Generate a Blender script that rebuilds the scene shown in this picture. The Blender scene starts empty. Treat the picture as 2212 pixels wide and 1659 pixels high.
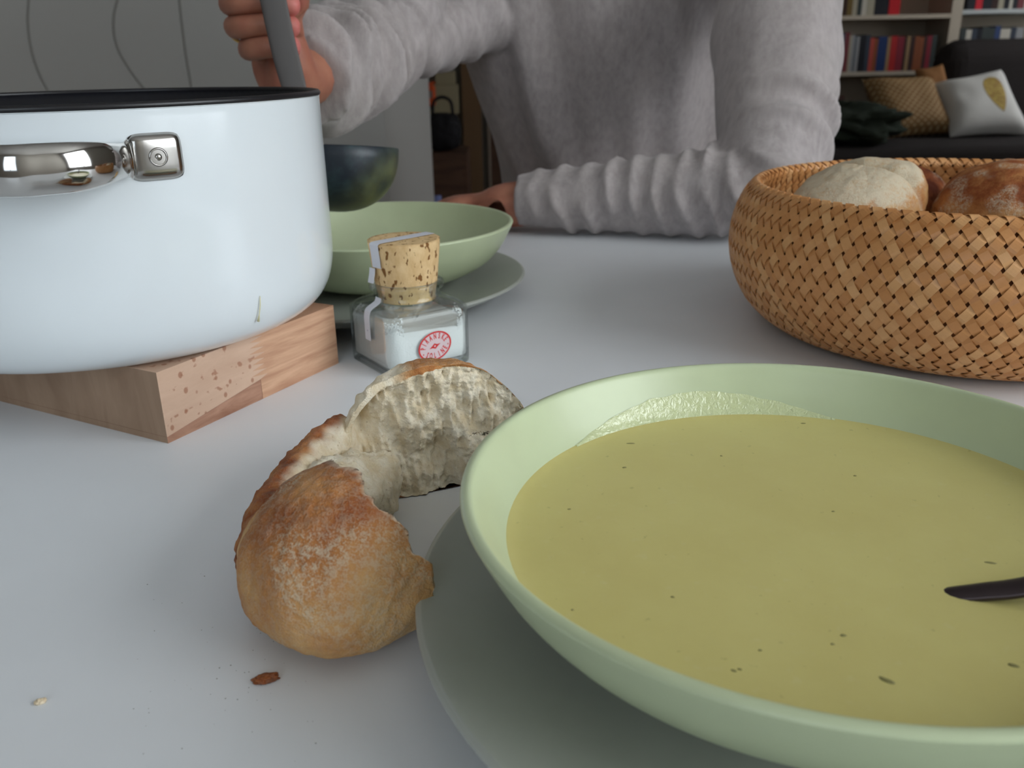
import bpy, bmesh, math, random
import numpy as np
from mathutils import Vector, Matrix, Quaternion, noise
R_ = math.radians
sc = bpy.context.scene
C = sc.collection
random.seed(7)
rng = np.random.default_rng(7)

# ---------------------------------------------------------------- camera
ZC = .182
AX = (Vector((.99980, -.00703, -.01879)), Vector((.02006, .35017, .93647)), Vector((0, .93666, -.35024)))
FPX = 1886.07
cam_d = bpy.data.cameras.new('camera')
cam = bpy.data.objects.new('camera', cam_d)
C.objects.link(cam)
cam.matrix_world = Matrix((
    (AX[0].x, AX[1].x, -AX[2].x, 0), (AX[0].y, AX[1].y, -AX[2].y, 0), (AX[0].z, AX[1].z, -AX[2].z, ZC), (0, 0, 0, 1)))
cam_d.sensor_fit = 'HORIZONTAL'
cam_d.sensor_width = 4.89
cam_d.lens = 4.89 * FPX / 2212
cam_d.clip_start = .01
cam_d.clip_end = 60
cam_d.dof.use_dof = True
cam_d.dof.focus_distance = .37
cam_d.dof.aperture_fstop = 2.4
sc.camera = cam

# ---------------------------------------------------------------- light
sc.view_settings.view_transform = 'Standard'
sc.view_settings.look = 'None'
sc.view_settings.exposure = 0.33
sc.view_settings.gamma = 1
sc.view_settings.use_curve_mapping = False
world = bpy.data.worlds.new('world')
sc.world = world
world.use_nodes = True
world.node_tree.nodes['Background'].inputs[0].default_value = (.75, .87, 1, 1)
world.node_tree.nodes['Background'].inputs[1].default_value = 1.0

def area(name, loc, target, sx, sy, power, col):
    d = bpy.data.lights.new(name, 'AREA')
    d.shape = 'RECTANGLE'; d.size = sx; d.size_y = sy; d.energy = power; d.color = col
    o = bpy.data.objects.new(name, d); C.objects.link(o)
    o.location = loc
    o.rotation_euler = (Vector(target) - Vector(loc)).to_track_quat('-Z', 'Y').to_euler()
    return o
# overcast daylight coming in through the window beside and the window behind the camera
area('side_window_daylight', (1.86, -.45, .80), (0, -.1, .50), 1.7, 1.6, 36, (.91, .96, 1))
area('rear_window_daylight', (-.55, -1.42, .75), (-.55, 3, .75), 1.0, 1.2, 5, (.82, .92, 1))
area('living_room_fill', (3.74, 4.0, .75), (2, 4.2, .2), 1.5, 1.3, 16, (.95, .97, 1))  # added fill that brightens the dark background, no known source there

# ---------------------------------------------------------------- helpers
def lin(c):
    return tuple(((v / 255 / 12.92) if v / 255 <= .04045 else ((v / 255 + .055) / 1.055) ** 2.4) for v in c) + (1,)

def ray(px, py):
    return AX[0] * ((px - 1106) / FPX) + AX[1] * (-(py - 829.5) / FPX) + AX[2]

def at(px, py, Y):
    d = ray(px, py); t = Y / d.y
    return Vector((d.x * t, Y, ZC + d.z * t))

class Mat:
    def __init__(s, name, col=(200, 200, 200), rough=.5, spec=.5, metal=0, **kw):
        s.m = bpy.data.materials.new(name); s.m.use_nodes = True
        s.t = s.m.node_tree; s.b = s.t.nodes['Principled BSDF']
        s.b.inputs['Base Color'].default_value = lin(col)
        s.b.inputs['Roughness'].default_value = rough
        s.b.inputs['Specular IOR Level'].default_value = spec
        s.b.inputs['Metallic'].default_value = metal
        for k, v in kw.items():
            s.b.inputs[k.replace('_', ' ')].default_value = v
        s.tc = None
    def n(s, typ, **kw):
        nd = s.t.nodes.new(typ)
        for k, v in kw.items():
            setattr(nd, k, v)
        return nd
    def l(s, a, b): s.t.links.new(a, b)
    def coord(s, scale=(1, 1, 1), rot=(0, 0, 0), kind='Object'):
        tc = s.n('ShaderNodeTexCoord'); mp = s.n('ShaderNodeMapping')
        mp.inputs['Scale'].default_value = scale; mp.inputs['Rotation'].default_value = rot
        s.l(tc.outputs[kind], mp.inputs['Vector']); return mp.outputs[0]
    def noise(s, vec, scale, detail=4, rough=.55, dist=0):
        nd = s.n('ShaderNodeTexNoise'); nd.inputs['Scale'].default_value = scale
        nd.inputs['Detail'].default_value = detail; nd.inputs['Roughness'].default_value = rough
        nd.inputs['Distortion'].default_value = dist
        s.l(vec, nd.inputs['Vector']); return nd.outputs[0]
    def voro(s, vec, scale, feature='F1', rnd=1):
        nd = s.n('ShaderNodeTexVoronoi', feature=feature); nd.inputs['Scale'].default_value = scale
        nd.inputs['Randomness'].default_value = rnd
        s.l(vec, nd.inputs['Vector']); return nd.outputs['Distance']
    def ramp(s, fac, stops):
        nd = s.n('ShaderNodeValToRGB'); e = nd.color_ramp.elements
        while len(e) < len(stops): e.new(.5)
        for i, (p, c) in enumerate(stops):
            e[i].position = p; e[i].color = lin(c) if len(c) == 3 else c
        s.l(fac, nd.inputs[0]); return nd.outputs[0]
    def val(s, fac, a, b, c=0., d=1.):
        nd = s.n('ShaderNodeMapRange'); s.l(fac, nd.inputs[0])
        for i, v in enumerate((a, b, c, d)): nd.inputs[i + 1].default_value = v
        return nd.outputs[0]
    def math(s, op, a, b=None):
        nd = s.n('ShaderNodeMath', operation=op)
        for i, v in enumerate((a, b)):
            if v is None: continue
            if isinstance(v, (int, float)): nd.inputs[i].default_value = v
            else: s.l(v, nd.inputs[i])
        return nd.outputs[0]
    def mix(s, fac, a, b, mode='MIX'):
        nd = s.n('ShaderNodeMix', data_type='RGBA', blend_type=mode)
        if isinstance(fac, (int, float)): nd.inputs[0].default_value = fac
        else: s.l(fac, nd.inputs[0])
        for i, v in ((6, a), (7, b)):
            if isinstance(v, tuple): nd.inputs[i].default_value = lin(v) if len(v) == 3 else v
            else: s.l(v, nd.inputs[i])
        return nd.outputs[2]
    def attr(s, name):
        nd = s.n('ShaderNodeAttribute'); nd.attribute_name = name
        sep = s.n('ShaderNodeSeparateColor'); s.l(nd.outputs['Color'], sep.inputs[0]); return sep.outputs
    def base(s, c): s.l(c, s.b.inputs['Base Color'])
    def bump(s, h, strength=.3, dist=.001):
        nd = s.n('ShaderNodeBump'); nd.inputs['Strength'].default_value = strength; nd.inputs['Distance'].default_value = dist
        s.l(h, nd.inputs['Height']); s.l(nd.outputs[0], s.b.inputs['Normal']); return nd

def link(name, me, mat, parent=None, smooth=True):
    o = bpy.data.objects.new(name, me); C.objects.link(o)
    if mat is not None:
        for m in (mat if isinstance(mat, (list, tuple)) else [mat]):
            me.materials.append(m.m if isinstance(m, Mat) else m)
    if smooth:
        me.polygons.foreach_set('use_smooth', [True] * len(me.polygons))
    if parent is not None: o.parent = parent
    return o

def mesh(name, v, f, mat, parent=None, smooth=True):
    me = bpy.data.meshes.new(name)
    me.from_pydata([tuple(p) for p in v], [], [tuple(int(i) for i in q) for q in f]); me.update()
    return link(name, me, mat, parent, smooth)

def bmobj(name, bm, mat, parent=None, smooth=False):
    me = bpy.data.meshes.new(name); bm.normal_update(); bm.to_mesh(me); bm.free()
    return link(name, me, mat, parent, smooth)

def tag(o, label=None, cat=None, group=None, kind=None):
    if label: o['label'] = label
    if cat: o['category'] = cat
    if group: o['group'] = group
    if kind: o['kind'] = kind
    return o

def empty(name, loc=(0, 0, 0), rz=0, label=None, cat=None, group=None):
    o = bpy.data.objects.new(name, None); C.objects.link(o)
    o.empty_display_size = .02
    o.location = loc; o.rotation_euler = (0, 0, rz)
    return tag(o, label, cat, group)

def lathe_data(prof, n=96, closed=False):
    v = []; f = []
    for r, z in prof:
        for i in range(n):
            a = 2 * math.pi * i / n
            v.append((r * math.cos(a), r * math.sin(a), z))
    m = len(prof)
    for j in range(m - 1 + (1 if closed else 0)):
        j2 = (j + 1) % m
        for i in range(n):
            i2 = (i + 1) % n
            f.append((j * n + i, j * n + i2, j2 * n + i2, j2 * n + i))
    if not closed:
        if prof[0][0] > 1e-6: f.append(tuple(range(n - 1, -1, -1)))
        if prof[-1][0] > 1e-6: f.append(tuple((m - 1) * n + i for i in range(n)))
    return v, f

def lathe(name, prof, mat, parent=None, n=96, closed=False):
    v, f = lathe_data(prof, n, closed)
    me = bpy.data.meshes.new(name); me.from_pydata(v, [], f)
    bm = bmesh.new(); bm.from_mesh(me); bmesh.ops.remove_doubles(bm, verts=bm.verts, dist=1e-6)
    bmesh.ops.recalc_face_normals(bm, faces=bm.faces); bm.to_mesh(me); bm.free()
    return link(name, me, mat, parent)

def crom(pts, k=6, closed=False):
    P = [np.array(p, float) for p in pts]; out = []; n = len(P)
    rngi = range(n if closed else n - 1)
    for i in rngi:
        p0 = P[(i - 1) % n] if closed or i > 0 else 2 * P[0] - P[1]
        p1 = P[i]; p2 = P[(i + 1) % n]
        p3 = P[(i + 2) % n] if closed or i + 2 < n else 2 * P[-1] - P[-2]
        for j in range(k):
            t = j / k
            out.append(.5 * ((2 * p1) + (p2 - p0) * t + (2 * p0 - 5 * p1 + 4 * p2 - p3) * t * t + (3 * p1 - p0 - 3 * p2 + p3) * t ** 3))
    if not closed: out.append(P[-1])
    return [tuple(p) for p in out]

def bm_box(bm, x0, y0, z0, x1, y1, z1):
    vs = [bm.verts.new((x, y, z)) for x in (x0, x1) for y in (y0, y1) for z in (z0, z1)]
    for q in ((0, 1, 3, 2), (4, 6, 7, 5), (0, 4, 5, 1), (2, 3, 7, 6), (0, 2, 6, 4), (1, 5, 7, 3)):
        bm.faces.new([vs[i] for i in q])
    return vs

def box(name, a, b, mat, parent=None, bevel=0, seg=2):
    bm = bmesh.new(); bm_box(bm, *a, *b)
    if bevel: bmesh.ops.bevel(bm, geom=bm.edges[:], offset=bevel, segments=seg, affect='EDGES', profile=.5)
    bmesh.ops.recalc_face_normals(bm, faces=bm.faces)
    return bmobj(name, bm, mat, parent, smooth=False)

def tube(path, rad, n=12, up=(0, 0, 1), cap=True):
    """path list of points, rad list of (a,b): a sideways, b along up"""
    v = []; f = []; m = len(path)
    P = [Vector(p) for p in path]; U = Vector(up)
    for i, p in enumerate(P):
        t = (P[min(i + 1, m - 1)] - P[max(i - 1, 0)]).normalized()
        s = t.cross(U).normalized(); u = s.cross(t).normalized()
        r = rad[i] if isinstance(rad, list) else rad
        if not isinstance(r, tuple): r = (r, r)
        for k in range(n):
            a = 2 * math.pi * k / n
            v.append(p + s * (r[0] * math.cos(a)) + u * (r[1] * math.sin(a)))
    for i in range(m - 1):
        for k in range(n):
            k2 = (k + 1) % n
            f.append((i * n + k, i * n + k2, (i + 1) * n + k2, (i + 1) * n + k))
    if cap:
        f.append(tuple(range(n - 1, -1, -1))); f.append(tuple((m - 1) * n + k for k in range(n)))
    return v, f

def evaluated(o):
    dg = bpy.context.evaluated_depsgraph_get(); dg.update()
    return bpy.data.meshes.new_from_object(o.evaluated_get(dg), depsgraph=dg)

def fbm(p, oct=4):
    return noise.fractal(p, 1.0, 2.0, oct)

def sstep(a, b, x):
    t = min(1, max(0, (x - a) / (b - a))); return t * t * (3 - 2 * t)

# ---------------------------------------------------------------- materials
m_table = Mat('table_white', (232, 235, 238), .42, .45)
v = m_table.coord(); m_table.base(m_table.mix(m_table.val(m_table.noise(v, 9, 3), .3, .7), (229, 232, 235), (234, 237, 240)))
m_table.bump(m_table.noise(v, 900, 2), .04, .0003)

m_wall = Mat('wall_paint', (176, 172, 163), .85, .2)
m_wall2 = Mat('partition_paint', (182, 181, 176), .8, .2)
m_ceil = Mat('ceiling_paint', (215, 214, 210), .9, .1)
m_floor = Mat('wood_floor', (120, 84, 56), .5, .3)
v = m_floor.coord((1, 8, 1)); m_floor.base(m_floor.ramp(m_floor.noise(v, 2.5, 5), [(.3, (98, 66, 44)), (.7, (135, 96, 64))]))

m_enamel = Mat('white_enamel', (226, 233, 236), .16, .5, Coat_Weight=.4, Coat_Roughness=.06)
m_black = Mat('black_enamel', (18, 19, 25), .16, .5)
m_rim = Mat('pot_rim_enamel', (24, 23, 26), .35, .5)
m_chrome = Mat('chrome', (205, 203, 200), .09, .5, 1)
v = m_chrome.coord(); m_chrome.bump(m_chrome.noise(v, 40, 2), .12, .001)
m_chrome2 = Mat('stamped_steel', (170, 167, 162), .2, .5, 1)
m_drip = Mat('dried_soup_drip', (222, 216, 172), .4)

def ceramic(name, col, rough=.32):
    m = Mat(name, col, rough, .5)
    v = m.coord(); m.base(m.mix(m.val(m.noise(v, 26, 3), .35, .65), col, tuple(int(c * .97) for c in col)))
    m.bump(m.noise(v, 700, 2), .05, .0002)
    return m
m_bowl = ceramic('sage_green_stoneware', (198, 210, 172))
m_plate = ceramic('grey_green_stoneware', (176, 180, 172), .38)

m_soup = Mat('green_pea_soup', (216, 206, 136), .34, .4)
m_soup.b.inputs['Subsurface Weight'].default_value = .12
m_soup.b.inputs['Subsurface Radius'].default_value = (.01, .01, .004)
m_soup.b.inputs['Subsurface Scale'].default_value = .5
v = m_soup.coord()
c = m_soup.mix(m_soup.val(m_soup.noise(v, 22, 5, .6), .35, .7), (212, 200, 128), (218, 208, 136))
c = m_soup.mix(m_soup.val(m_soup.noise(v, 210, 2, .5), .64, .74, 0, .15), c, (222, 216, 166))
c = m_soup.mix(m_soup.val(m_soup.noise(v, 300, 2, .5), .30, .24, 0, .4), c, (160, 154, 98))
m_soup.base(c); m_soup.bump(m_soup.noise(v, 60, 3), .12, .001)
m_film = Mat('soup_residue', (206, 214, 166), .14, .8)
v = m_film.coord(); m_film.bump(m_film.noise(v, 360, 3, .6, 1.0), .55, .0012)
m_herb = Mat('herb_fleck', (138, 132, 82), .6)

def wood_mat(name, c1, c2, scale, noise_s=6, fleck=None):
    m = Mat(name, c1, .62, .25)
    v = m.coord(scale)
    col = m.ramp(m.noise(v, noise_s, 6, .6, .6), [(.3, c1), (.72, c2)])
    if fleck:
        vv = m.coord((1, 1, 1.0)); 
        d = m.noise(m.coord((150, 150, 210)), 1, 2, .5)
        col = m.mix(m.val(d, .62, .68, 0, .7), col, fleck)
        d2 = m.voro(m.coord((150, 150, 120)), 1)
        col = m.mix(m.val(d2, .24, .17, 0, .75), col, fleck)
    m.base(col); m.bump(m.noise(m.coord(tuple(s * 3 for s in scale)), 12, 3), .12, .0004)
    return m
m_beech_f = wood_mat('beech_flecked', (216, 184, 160), (200, 166, 142), (5, 5, 20), 5, (160, 108, 82))
m_beech_l = wood_mat('beech_long_grain', (222, 180, 148), (180, 134, 106), (6, 6, 75), 3)
m_beech_e = wood_mat('beech_end_face', (176, 148, 124), (150, 122, 100), (14, 14, 4), 4)
m_beech_d = wood_mat('beech_dark_line', (190, 148, 124), (150, 106, 84), (10, 10, 60), 4)

def bread_mat():
    m = Mat('bread', (190, 130, 70), .75, .2)
    m.b.inputs['Subsurface Weight'].default_value = .06
    m.b.inputs['Subsurface Radius'].default_value = (.006, .004, .002)
    a = m.attr('mask')      # r crumb, g toast, b flour
    v = m.coord()
    n1 = m.noise(v, 60, 5, .6); n2 = m.noise(v, 420, 3, .7); n3 = m.noise(v, 1400, 2, .6)
    t = m.math('ADD', a[1], m.val(n1, .3, .7, -.16, .16)); t = m.math('ADD', t, m.val(n2, .3, .7, -.07, .07))
    crust = m.ramp(t, [(0, (220, 186, 134)), (.28, (204, 158, 104)), (.5, (186, 128, 76)), (.75, (148, 82, 44)), (1, (92, 40, 20))])
    fl = m.math('MULTIPLY', a[2], m.val(m.math('ADD', m.math('MULTIPLY', n2, .6), m.math('MULTIPLY', n3, .4)), .44, .58))
    fl = m.math('MAXIMUM', fl, m.val(m.math('ADD', a[2], m.math('ADD', m.val(n2, .3, .7, -.13, .13), m.val(n1, .3, .7, -.1, .1))), .66, 1.0, 0, .9)); crust = m.mix(fl, crust, (212, 200, 174))
    crumb = m.mix(m.val(m.noise(v, 130, 4, .6), .35, .65), (226, 208, 174), (244, 234, 212))
    crumb = m.mix(m.val(m.voro(v, 330), .18, .08, 0, .45), crumb, (176, 152, 112))
    m.base(m.mix(a[0], crust, crumb))
    h = m.math('ADD', m.math('MULTIPLY', n2, .6), m.math('MULTIPLY', n3, .4))
    m.bump(h, .8, .0013)
    return m
m_bread = bread_mat()

m_bamboo = Mat('bamboo_strip', (196, 142, 88), .38, .45)
oi = m_bamboo.n('ShaderNodeObjectInfo')
v = m_bamboo.coord(kind='UV', scale=(14, 1, 1))
g = m_bamboo.noise(v, 9, 4, .6)
cc = m_bamboo.ramp(oi.outputs['Random'], [(0, (206, 142, 84)), (.5, (220, 158, 98)), (1, (234, 180, 122))])
cc = m_bamboo.mix(m_bamboo.val(g, .3, .72, 0, .5), cc, (166, 112, 64))
m_bamboo.base(cc); m_bamboo.bump(g, .12, .0003)
m_hole_shade = Mat('weave_hole_shade', (110, 62, 30), .8, .2)  # deep brown that paints the shade into the gaps of the weave

m_cork = Mat('cork', (222, 190, 142), .75, .2)
v = m_cork.coord((1, 1, .55))
c = m_cork.mix(m_cork.val(m_cork.noise(v, 180, 5, .65), .3, .7), (228, 198, 150), (204, 168, 118))
pit = m_cork.val(m_cork.noise(v, 300, 2, .5, .3), .615, .65)
c = m_cork.mix(pit, c, (128, 88, 48)); m_cork.base(c)
m_cork.bump(m_cork.math('MULTIPLY', pit, -1), .6, .0006)
m_glass = Mat('jar_glass', (240, 248, 246), .03, .5)
_t = m_glass.t; _o = _t.nodes['Material Output']
_tr = m_glass.n('ShaderNodeBsdfTransparent'); _tr.inputs[0].default_value = (.955, .975, .968, 1)
_gl = m_glass.n('ShaderNodeBsdfGlossy'); _gl.inputs['Roughness'].default_value = .03
_lw = m_glass.n('ShaderNodeLayerWeight'); _lw.inputs['Blend'].default_value = .22
_mx = m_glass.n('ShaderNodeMixShader'); m_glass.l(m_glass.val(_lw.outputs['Fresnel'], 0, 1, .02, .6), _mx.inputs[0])
m_glass.l(_tr.outputs[0], _mx.inputs[1]); m_glass.l(_gl.outputs[0], _mx.inputs[2]); m_glass.l(_mx.outputs[0], _o.inputs['Surface'])
m_salt = Mat('sea_salt', (246, 246, 246), .8, .3)
v = m_salt.coord(); m_salt.bump(m_salt.noise(v, 900, 3, .7), .5, .0006)
m_paper = Mat('paper_label', (206, 207, 214), .7, .2)
m_ink = Mat('purple_ink', (118, 118, 158), .7, .2)
m_red = Mat('red_print', (206, 44, 44), .5, .3)
m_pinkb = Mat('print_ground', (228, 205, 208), .6, .3)

m_ladle = Mat('dark_blue_plastic', (30, 42, 50), .42, .5)
a = m_ladle.attr('mask'); v = m_ladle.coord()
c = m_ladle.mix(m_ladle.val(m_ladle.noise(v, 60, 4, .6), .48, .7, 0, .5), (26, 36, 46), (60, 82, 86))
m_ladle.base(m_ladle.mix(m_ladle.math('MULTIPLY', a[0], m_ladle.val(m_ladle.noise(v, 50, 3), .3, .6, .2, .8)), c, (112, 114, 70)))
m_handle = Mat('grey_plastic_handle', (92, 88, 86), .5, .3)
m_spoon = Mat('dark_spoon_steel', (70, 60, 62), .35, .4, .6)

m_skin = Mat('skin', (176, 118, 96), .5, .35)
m_skin.b.inputs['Subsurface Weight'].default_value = .12
m_skin.b.inputs['Subsurface Radius'].default_value = (.01, .004, .002)
a = m_skin.attr('mask'); v = m_skin.coord()
c = m_skin.mix(m_skin.val(m_skin.noise(v, 40, 4), .35, .65), (180, 122, 98), (166, 104, 84))
m_skin.base(m_skin.mix(a[0], c, (206, 118, 112))); m_skin.bump(m_skin.noise(v, 200, 3), .2, .001)
m_hair = Mat('brown_hair', (62, 44, 32), .6)
v = m_hair.coord((1, 1, .1)); m_hair.bump(m_hair.noise(v, 160, 3), .8, .004)
m_sweat = Mat('heather_grey_knit', (158, 152, 152), .92, .12)
m_sweat.b.inputs['Sheen Weight'].default_value = .25
v = m_sweat.coord((1, 1, .35)); v2 = m_sweat.coord()
c = m_sweat.mix(m_sweat.val(m_sweat.noise(v, 150, 4, .7), .3, .7), (156, 148, 146), (184, 176, 175))
c = m_sweat.mix(m_sweat.val(m_sweat.noise(v2, 9, 3, .6), .3, .7, 0, .4), c, (170, 160, 155)); m_sweat.base(c)
m_sweat.bump(m_sweat.noise(v2, 500, 3, .7), .35, .001)
m_trouser = Mat('dark_trousers', (48, 50, 58), .9, .1)
m_ring = Mat('gold_ring', (220, 180, 110), .25, .5, 1)

def plain(name, col, rough=.8, spec=.2): return Mat(name, col, rough, spec)
m_shelf = plain('painted_shelf', (186, 174, 156))
m_shelf_w = plain('white_shelf', (190, 194, 192))
m_pages = plain('book_pages', (196, 186, 166))
m_sofa = Mat('charcoal_upholstery', (54, 50, 49), .95, .1)
v = m_sofa.coord(); m_sofa.bump(m_sofa.noise(v, 90, 4), .4, .004)
m_sofa_g = Mat('dark_green_throw', (48, 54, 46), .95, .1)

# ---------------------------------------------------------------- room
FZ = -.74
def struct(o): o['kind'] = 'structure'; return o
struct(box('floor', (-3.0, -1.5, FZ - .1), (3.9, 6.0, FZ), m_floor))
struct(box('ceiling', (-3.0, -1.5, 1.86), (3.9, 6.0, 1.96), m_ceil))
struct(box('wall_back', (-3.0, 5.75, FZ), (3.9, 5.9, 1.86), m_wall))
struct(box('wall_left', (-3.1, -1.5, FZ), (-3.0, 6.0, 1.86), m_wall))
def wall_with_hole(name, axis, p0, p1, a0, a1, h0, h1):
    """axis 'x': wall normal along x between p0,p1; spans a0..a1; hole h0=(a,z) h1=(a,z)"""
    bm = bmesh.new()
    def bb(u0, z0, u1, z1):
        if axis == 'x': bm_box(bm, p0, u0, z0, p1, u1, z1)
        else: bm_box(bm, u0, p0, z0, u1, p1, z1)
    bb(a0, FZ, h0[0], 1.86); bb(h1[0], FZ, a1, 1.86); bb(h0[0], FZ, h1[0], h0[1]); bb(h0[0], h1[1], h1[0], 1.86)
    return struct(bmobj(name, bm, m_wall))
wall_with_hole('wall_right_far', 'x', 3.8, 3.92, 2.6, 6.0, (3.2, .05), (4.8, 1.45))
wall_with_hole('wall_right', 'x', 1.9, 2.02, -1.5, 2.6, (-1.32, -.02), (.42, 1.62))
struct(box('wall_right_return', (1.9, 2.6, FZ), (3.9, 2.72, 1.86), m_wall))
wall_with_hole('wall_front', 'y', -1.62, -1.5, -3.0, 2.02, (-1.15, .05), (.05, 1.45))
m_frame = plain('window_frame_white', (225, 226, 226), .5)
m_pane = Mat('window_glass', (255, 255, 255), 0, .5); m_pane.b.inputs['Transmission Weight'].default_value = 1
def window(name, axis, p, a0, z0, a1, z1, mull):
    root = struct(empty(name, (p, a0, z0) if axis == 'x' else (a0, p, z0)))
    w = .05
    bars = [(a0, z0, a0 + w, z1), (a1 - w, z0, a1, z1), (a0, z0, a1, z0 + w), (a0, z1 - w, a1, z1)] + [(m - .03, z0, m + .03, z1) for m in mull]
    for i, (u0, y0, u1, y1) in enumerate(bars):
        if axis == 'x': o = box('frame_bar', (p, u0, y0), (p + .05, u1, y1), m_frame)
        else: o = box('frame_bar', (u0, p - .05, y0), (u1, p, y1), m_frame)
        o.parent = root; o.matrix_parent_inverse = Matrix.Translation(root.location).inverted()
    if axis == 'x': g = box('pane', (p + .02, a0, z0), (p + .026, a1, z1), m_pane)
    else: g = box('pane', (a0, p - .026, z0), (a1, p - .02, z1), m_pane)
    g.parent = root; g.matrix_parent_inverse = Matrix.Translation(root.location).inverted()
window('window_1', 'x', 1.92, -1.32, -.02, .42, 1.62, (-.74, -.16))
window('added_window_3', 'x', 3.82, 3.2, .05, 4.8, 1.45, (4.0,))  # unseen window, added to go with the living room fill lamp
window('window_2', 'y', -1.52, -1.15, .05, .05, 1.45, (-.55,))

# partition with thin curved lines
part = struct(box('wall_middle', (-3.0, 2.0, FZ), (-.268, 3.2, 1.86), m_wall2))
m_line = plain('thin_grey_line', (150, 148, 142))
for pts in ([(75, -160), (62, 0), (60, 50), (68, 110), (85, 160), (105, 200), (150, 290), (190, 420)],
            [(300, -160), (253, 0), (245, 50), (251, 95), (270, 135), (310, 190), (380, 270), (420, 420)],
            [(372, -160), (387, 0), (395, 70), (403, 130), (413, 190), (425, 300), (428, 420)]):
    path = crom([tuple(at(x, y, 1.999)) for x, y in pts], 6)
    v, f = tube(path, (.0024, .0008), 6, up=(0, 1, 0))
    mesh('curved_line', v, f, m_line, part)
struct(box('baseboard_back', (-.2, 5.73, FZ), (.4, 5.75, FZ + .09), m_frame))

# ---- hallway gap between the partition and the person
m_olive = plain('cream_cardboard', (168, 158, 128)); m_tan = plain('tan_wood_door', (122, 96, 70)); m_pale = plain('pale_door_frame', (152, 138, 124))
def frontbox(name, x0, y0, x1, y1, Y, dep, mat, parent=None, bevel=.004):
    a = at(x0, y0, Y); b = at(x1, y1, Y)
    return box(name, (a.x, Y, b.z), (b.x, Y + dep, a.z), mat, parent, bevel)
d = frontbox('door_1', 992, 60, 1046, 470, 5.6, .04, m_tan); d.location.z = 0; struct(d)
struct(frontbox('trim_1', 1046, 40, 1110, 520, 5.62, .1, m_pale))
cab = empty('shoe_cabinet', (-.36, 4.3, FZ), 0, 'low brown wooden cabinet beyond the edge of the grey partition', 'cabinet')
m_brown = Mat('dark_brown_wood', (84, 60, 46), .6, .2); v = m_brown.coord((1, 1, 6)); m_brown.base(m_brown.ramp(m_brown.noise(v, 5, 4), [(.3, (72, 50, 40)), (.7, (98, 72, 56))]))
def ch(o, root):
    o.parent = root; o.matrix_parent_inverse = Matrix.Translation(root.location).inverted() if root.rotation_euler.z == 0 else root.matrix_world.inverted(); return o
a = at(925, 332, 4.3); b = at(1000, 332, 4.3)
ch(box('cabinet_body', (a.x - .12, 4.3, FZ + .04), (b.x + .02, 4.66, a.z), m_brown, None, .004), cab)
ch(box('cabinet_door', (a.x + .0, 4.285, FZ + .08), (b.x - .01, 4.3, a.z - .03), m_brown, None, .003), cab)
ch(box('cabinet_foot', (a.x - .1, 4.32, FZ), (b.x, 4.6, FZ + .04), m_brown), cab)
# black bag on it
def blob(name, c, s, mat, parent=None, p=2.6, sub=4, amp=.06, seed=0, zmin=None):
    bm = bmesh.new(); bmesh.ops.create_icosphere(bm, subdivisions=sub, radius=1)
    for vv in bm.verts:
        q = vv.co.copy()
        L = (abs(q.x) ** p + abs(q.y) ** p + abs(q.z) ** p) ** (1 / p)
        q /= L
        q *= 1 + amp * noise.noise(q * 2.2 + Vector((seed, 0, 0))) + amp * .4 * noise.noise(q * 6 + Vector((0, seed, 0)))
        vv.co = Vector((q.x * s[0], q.y * s[1], q.z * s[2])) + Vector(c)
        if zmin is not None and vv.co.z < zmin: vv.co.z = zmin
    return bmobj(name, bm, mat, parent, True)
m_bag = plain('black_nylon', (34, 33, 36), .8)
z0 = a.z
bag = empty('black_bag', ((a.x + b.x) / 2, 4.45, z0), 0, 'black slouchy bag on the brown cabinet by the doorway', 'bag')
zc = at(958, 285, 4.45)
o = blob('bag_body', (0, 0, (zc.z - z0)), (.085, .1, (zc.z - z0)), m_bag, bag, 3, 4, .1, 3, 0); bag.location.x = zc.x
vv_, ff_ = tube(crom([(-.05, 0, .17), (-.04, 0, .23), (0, 0, .25), (.04, 0, .23), (.05, 0, .17)], 5), .008, 8, up=(0, 1, 0)); mesh('bag_strap', vv_, ff_, m_bag, bag)
# cream boxes on a shelf board fixed to wall, orange pouch
shf = empty('wall_shelf', tuple(at(960, 236, 5.55)), 0, 'narrow cream wall shelf seen in the gap beside the grey partition', 'shelf')
P0 = shf.location.copy()
def rel(o, root): o.parent = root; o.matrix_parent_inverse = Matrix.Translation(root.location).inverted(); return o
a = at(925, 238, 5.5); b = at(990, 246, 5.5)
rel(box('shelf_board', (a.x, 5.5, b.z), (b.x, 5.75, a.z), m_olive), shf)
a = at(934, 184, 5.5); b = at(990, 238, 5.5)
cb = tag(box('cardboard_box', (a.x, 5.52, b.z + .001), (b.x, 5.72, a.z), m_olive, None, .004), 'large cream box on the wall shelf behind the orange pouch', 'box')
zz = a.z; a = at(938, 155, 5.5); b = at(982, 180, 5.5)
cb = tag(box('cardboard_box', (a.x, 5.54, zz + .001), (b.x, 5.70, a.z), m_olive, None, .004), 'smaller cream box stacked on top of the larger cream box', 'box')
m_orange = plain('orange_fabric', (214, 92, 48)); m_greyp = plain('grey_print', (150, 120, 110))
po = empty('orange_pouch', tuple(at(928, 208, 5.3)), 0, 'small orange hanging pouch next to the partition edge', 'pouch')
a = at(917, 184, 5.3); b = at(941, 230, 5.3)
rel(box('pouch_body', (a.x, 5.30, b.z), (b.x, 5.36, a.z), m_orange, None, .015, 3), po)
a2 = at(921, 196, 5.3); b2 = at(935, 212, 5.3); rel(box('printed_patch', (a2.x, 5.296, b2.z), (b2.x, 5.301, a2.z), m_greyp), po)
rel(box('hanging_loop', ((a.x + b.x) / 2 - .01, 5.33, a.z), ((a.x + b.x) / 2 + .01, 5.75, a.z + .012), m_orange), po)
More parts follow.
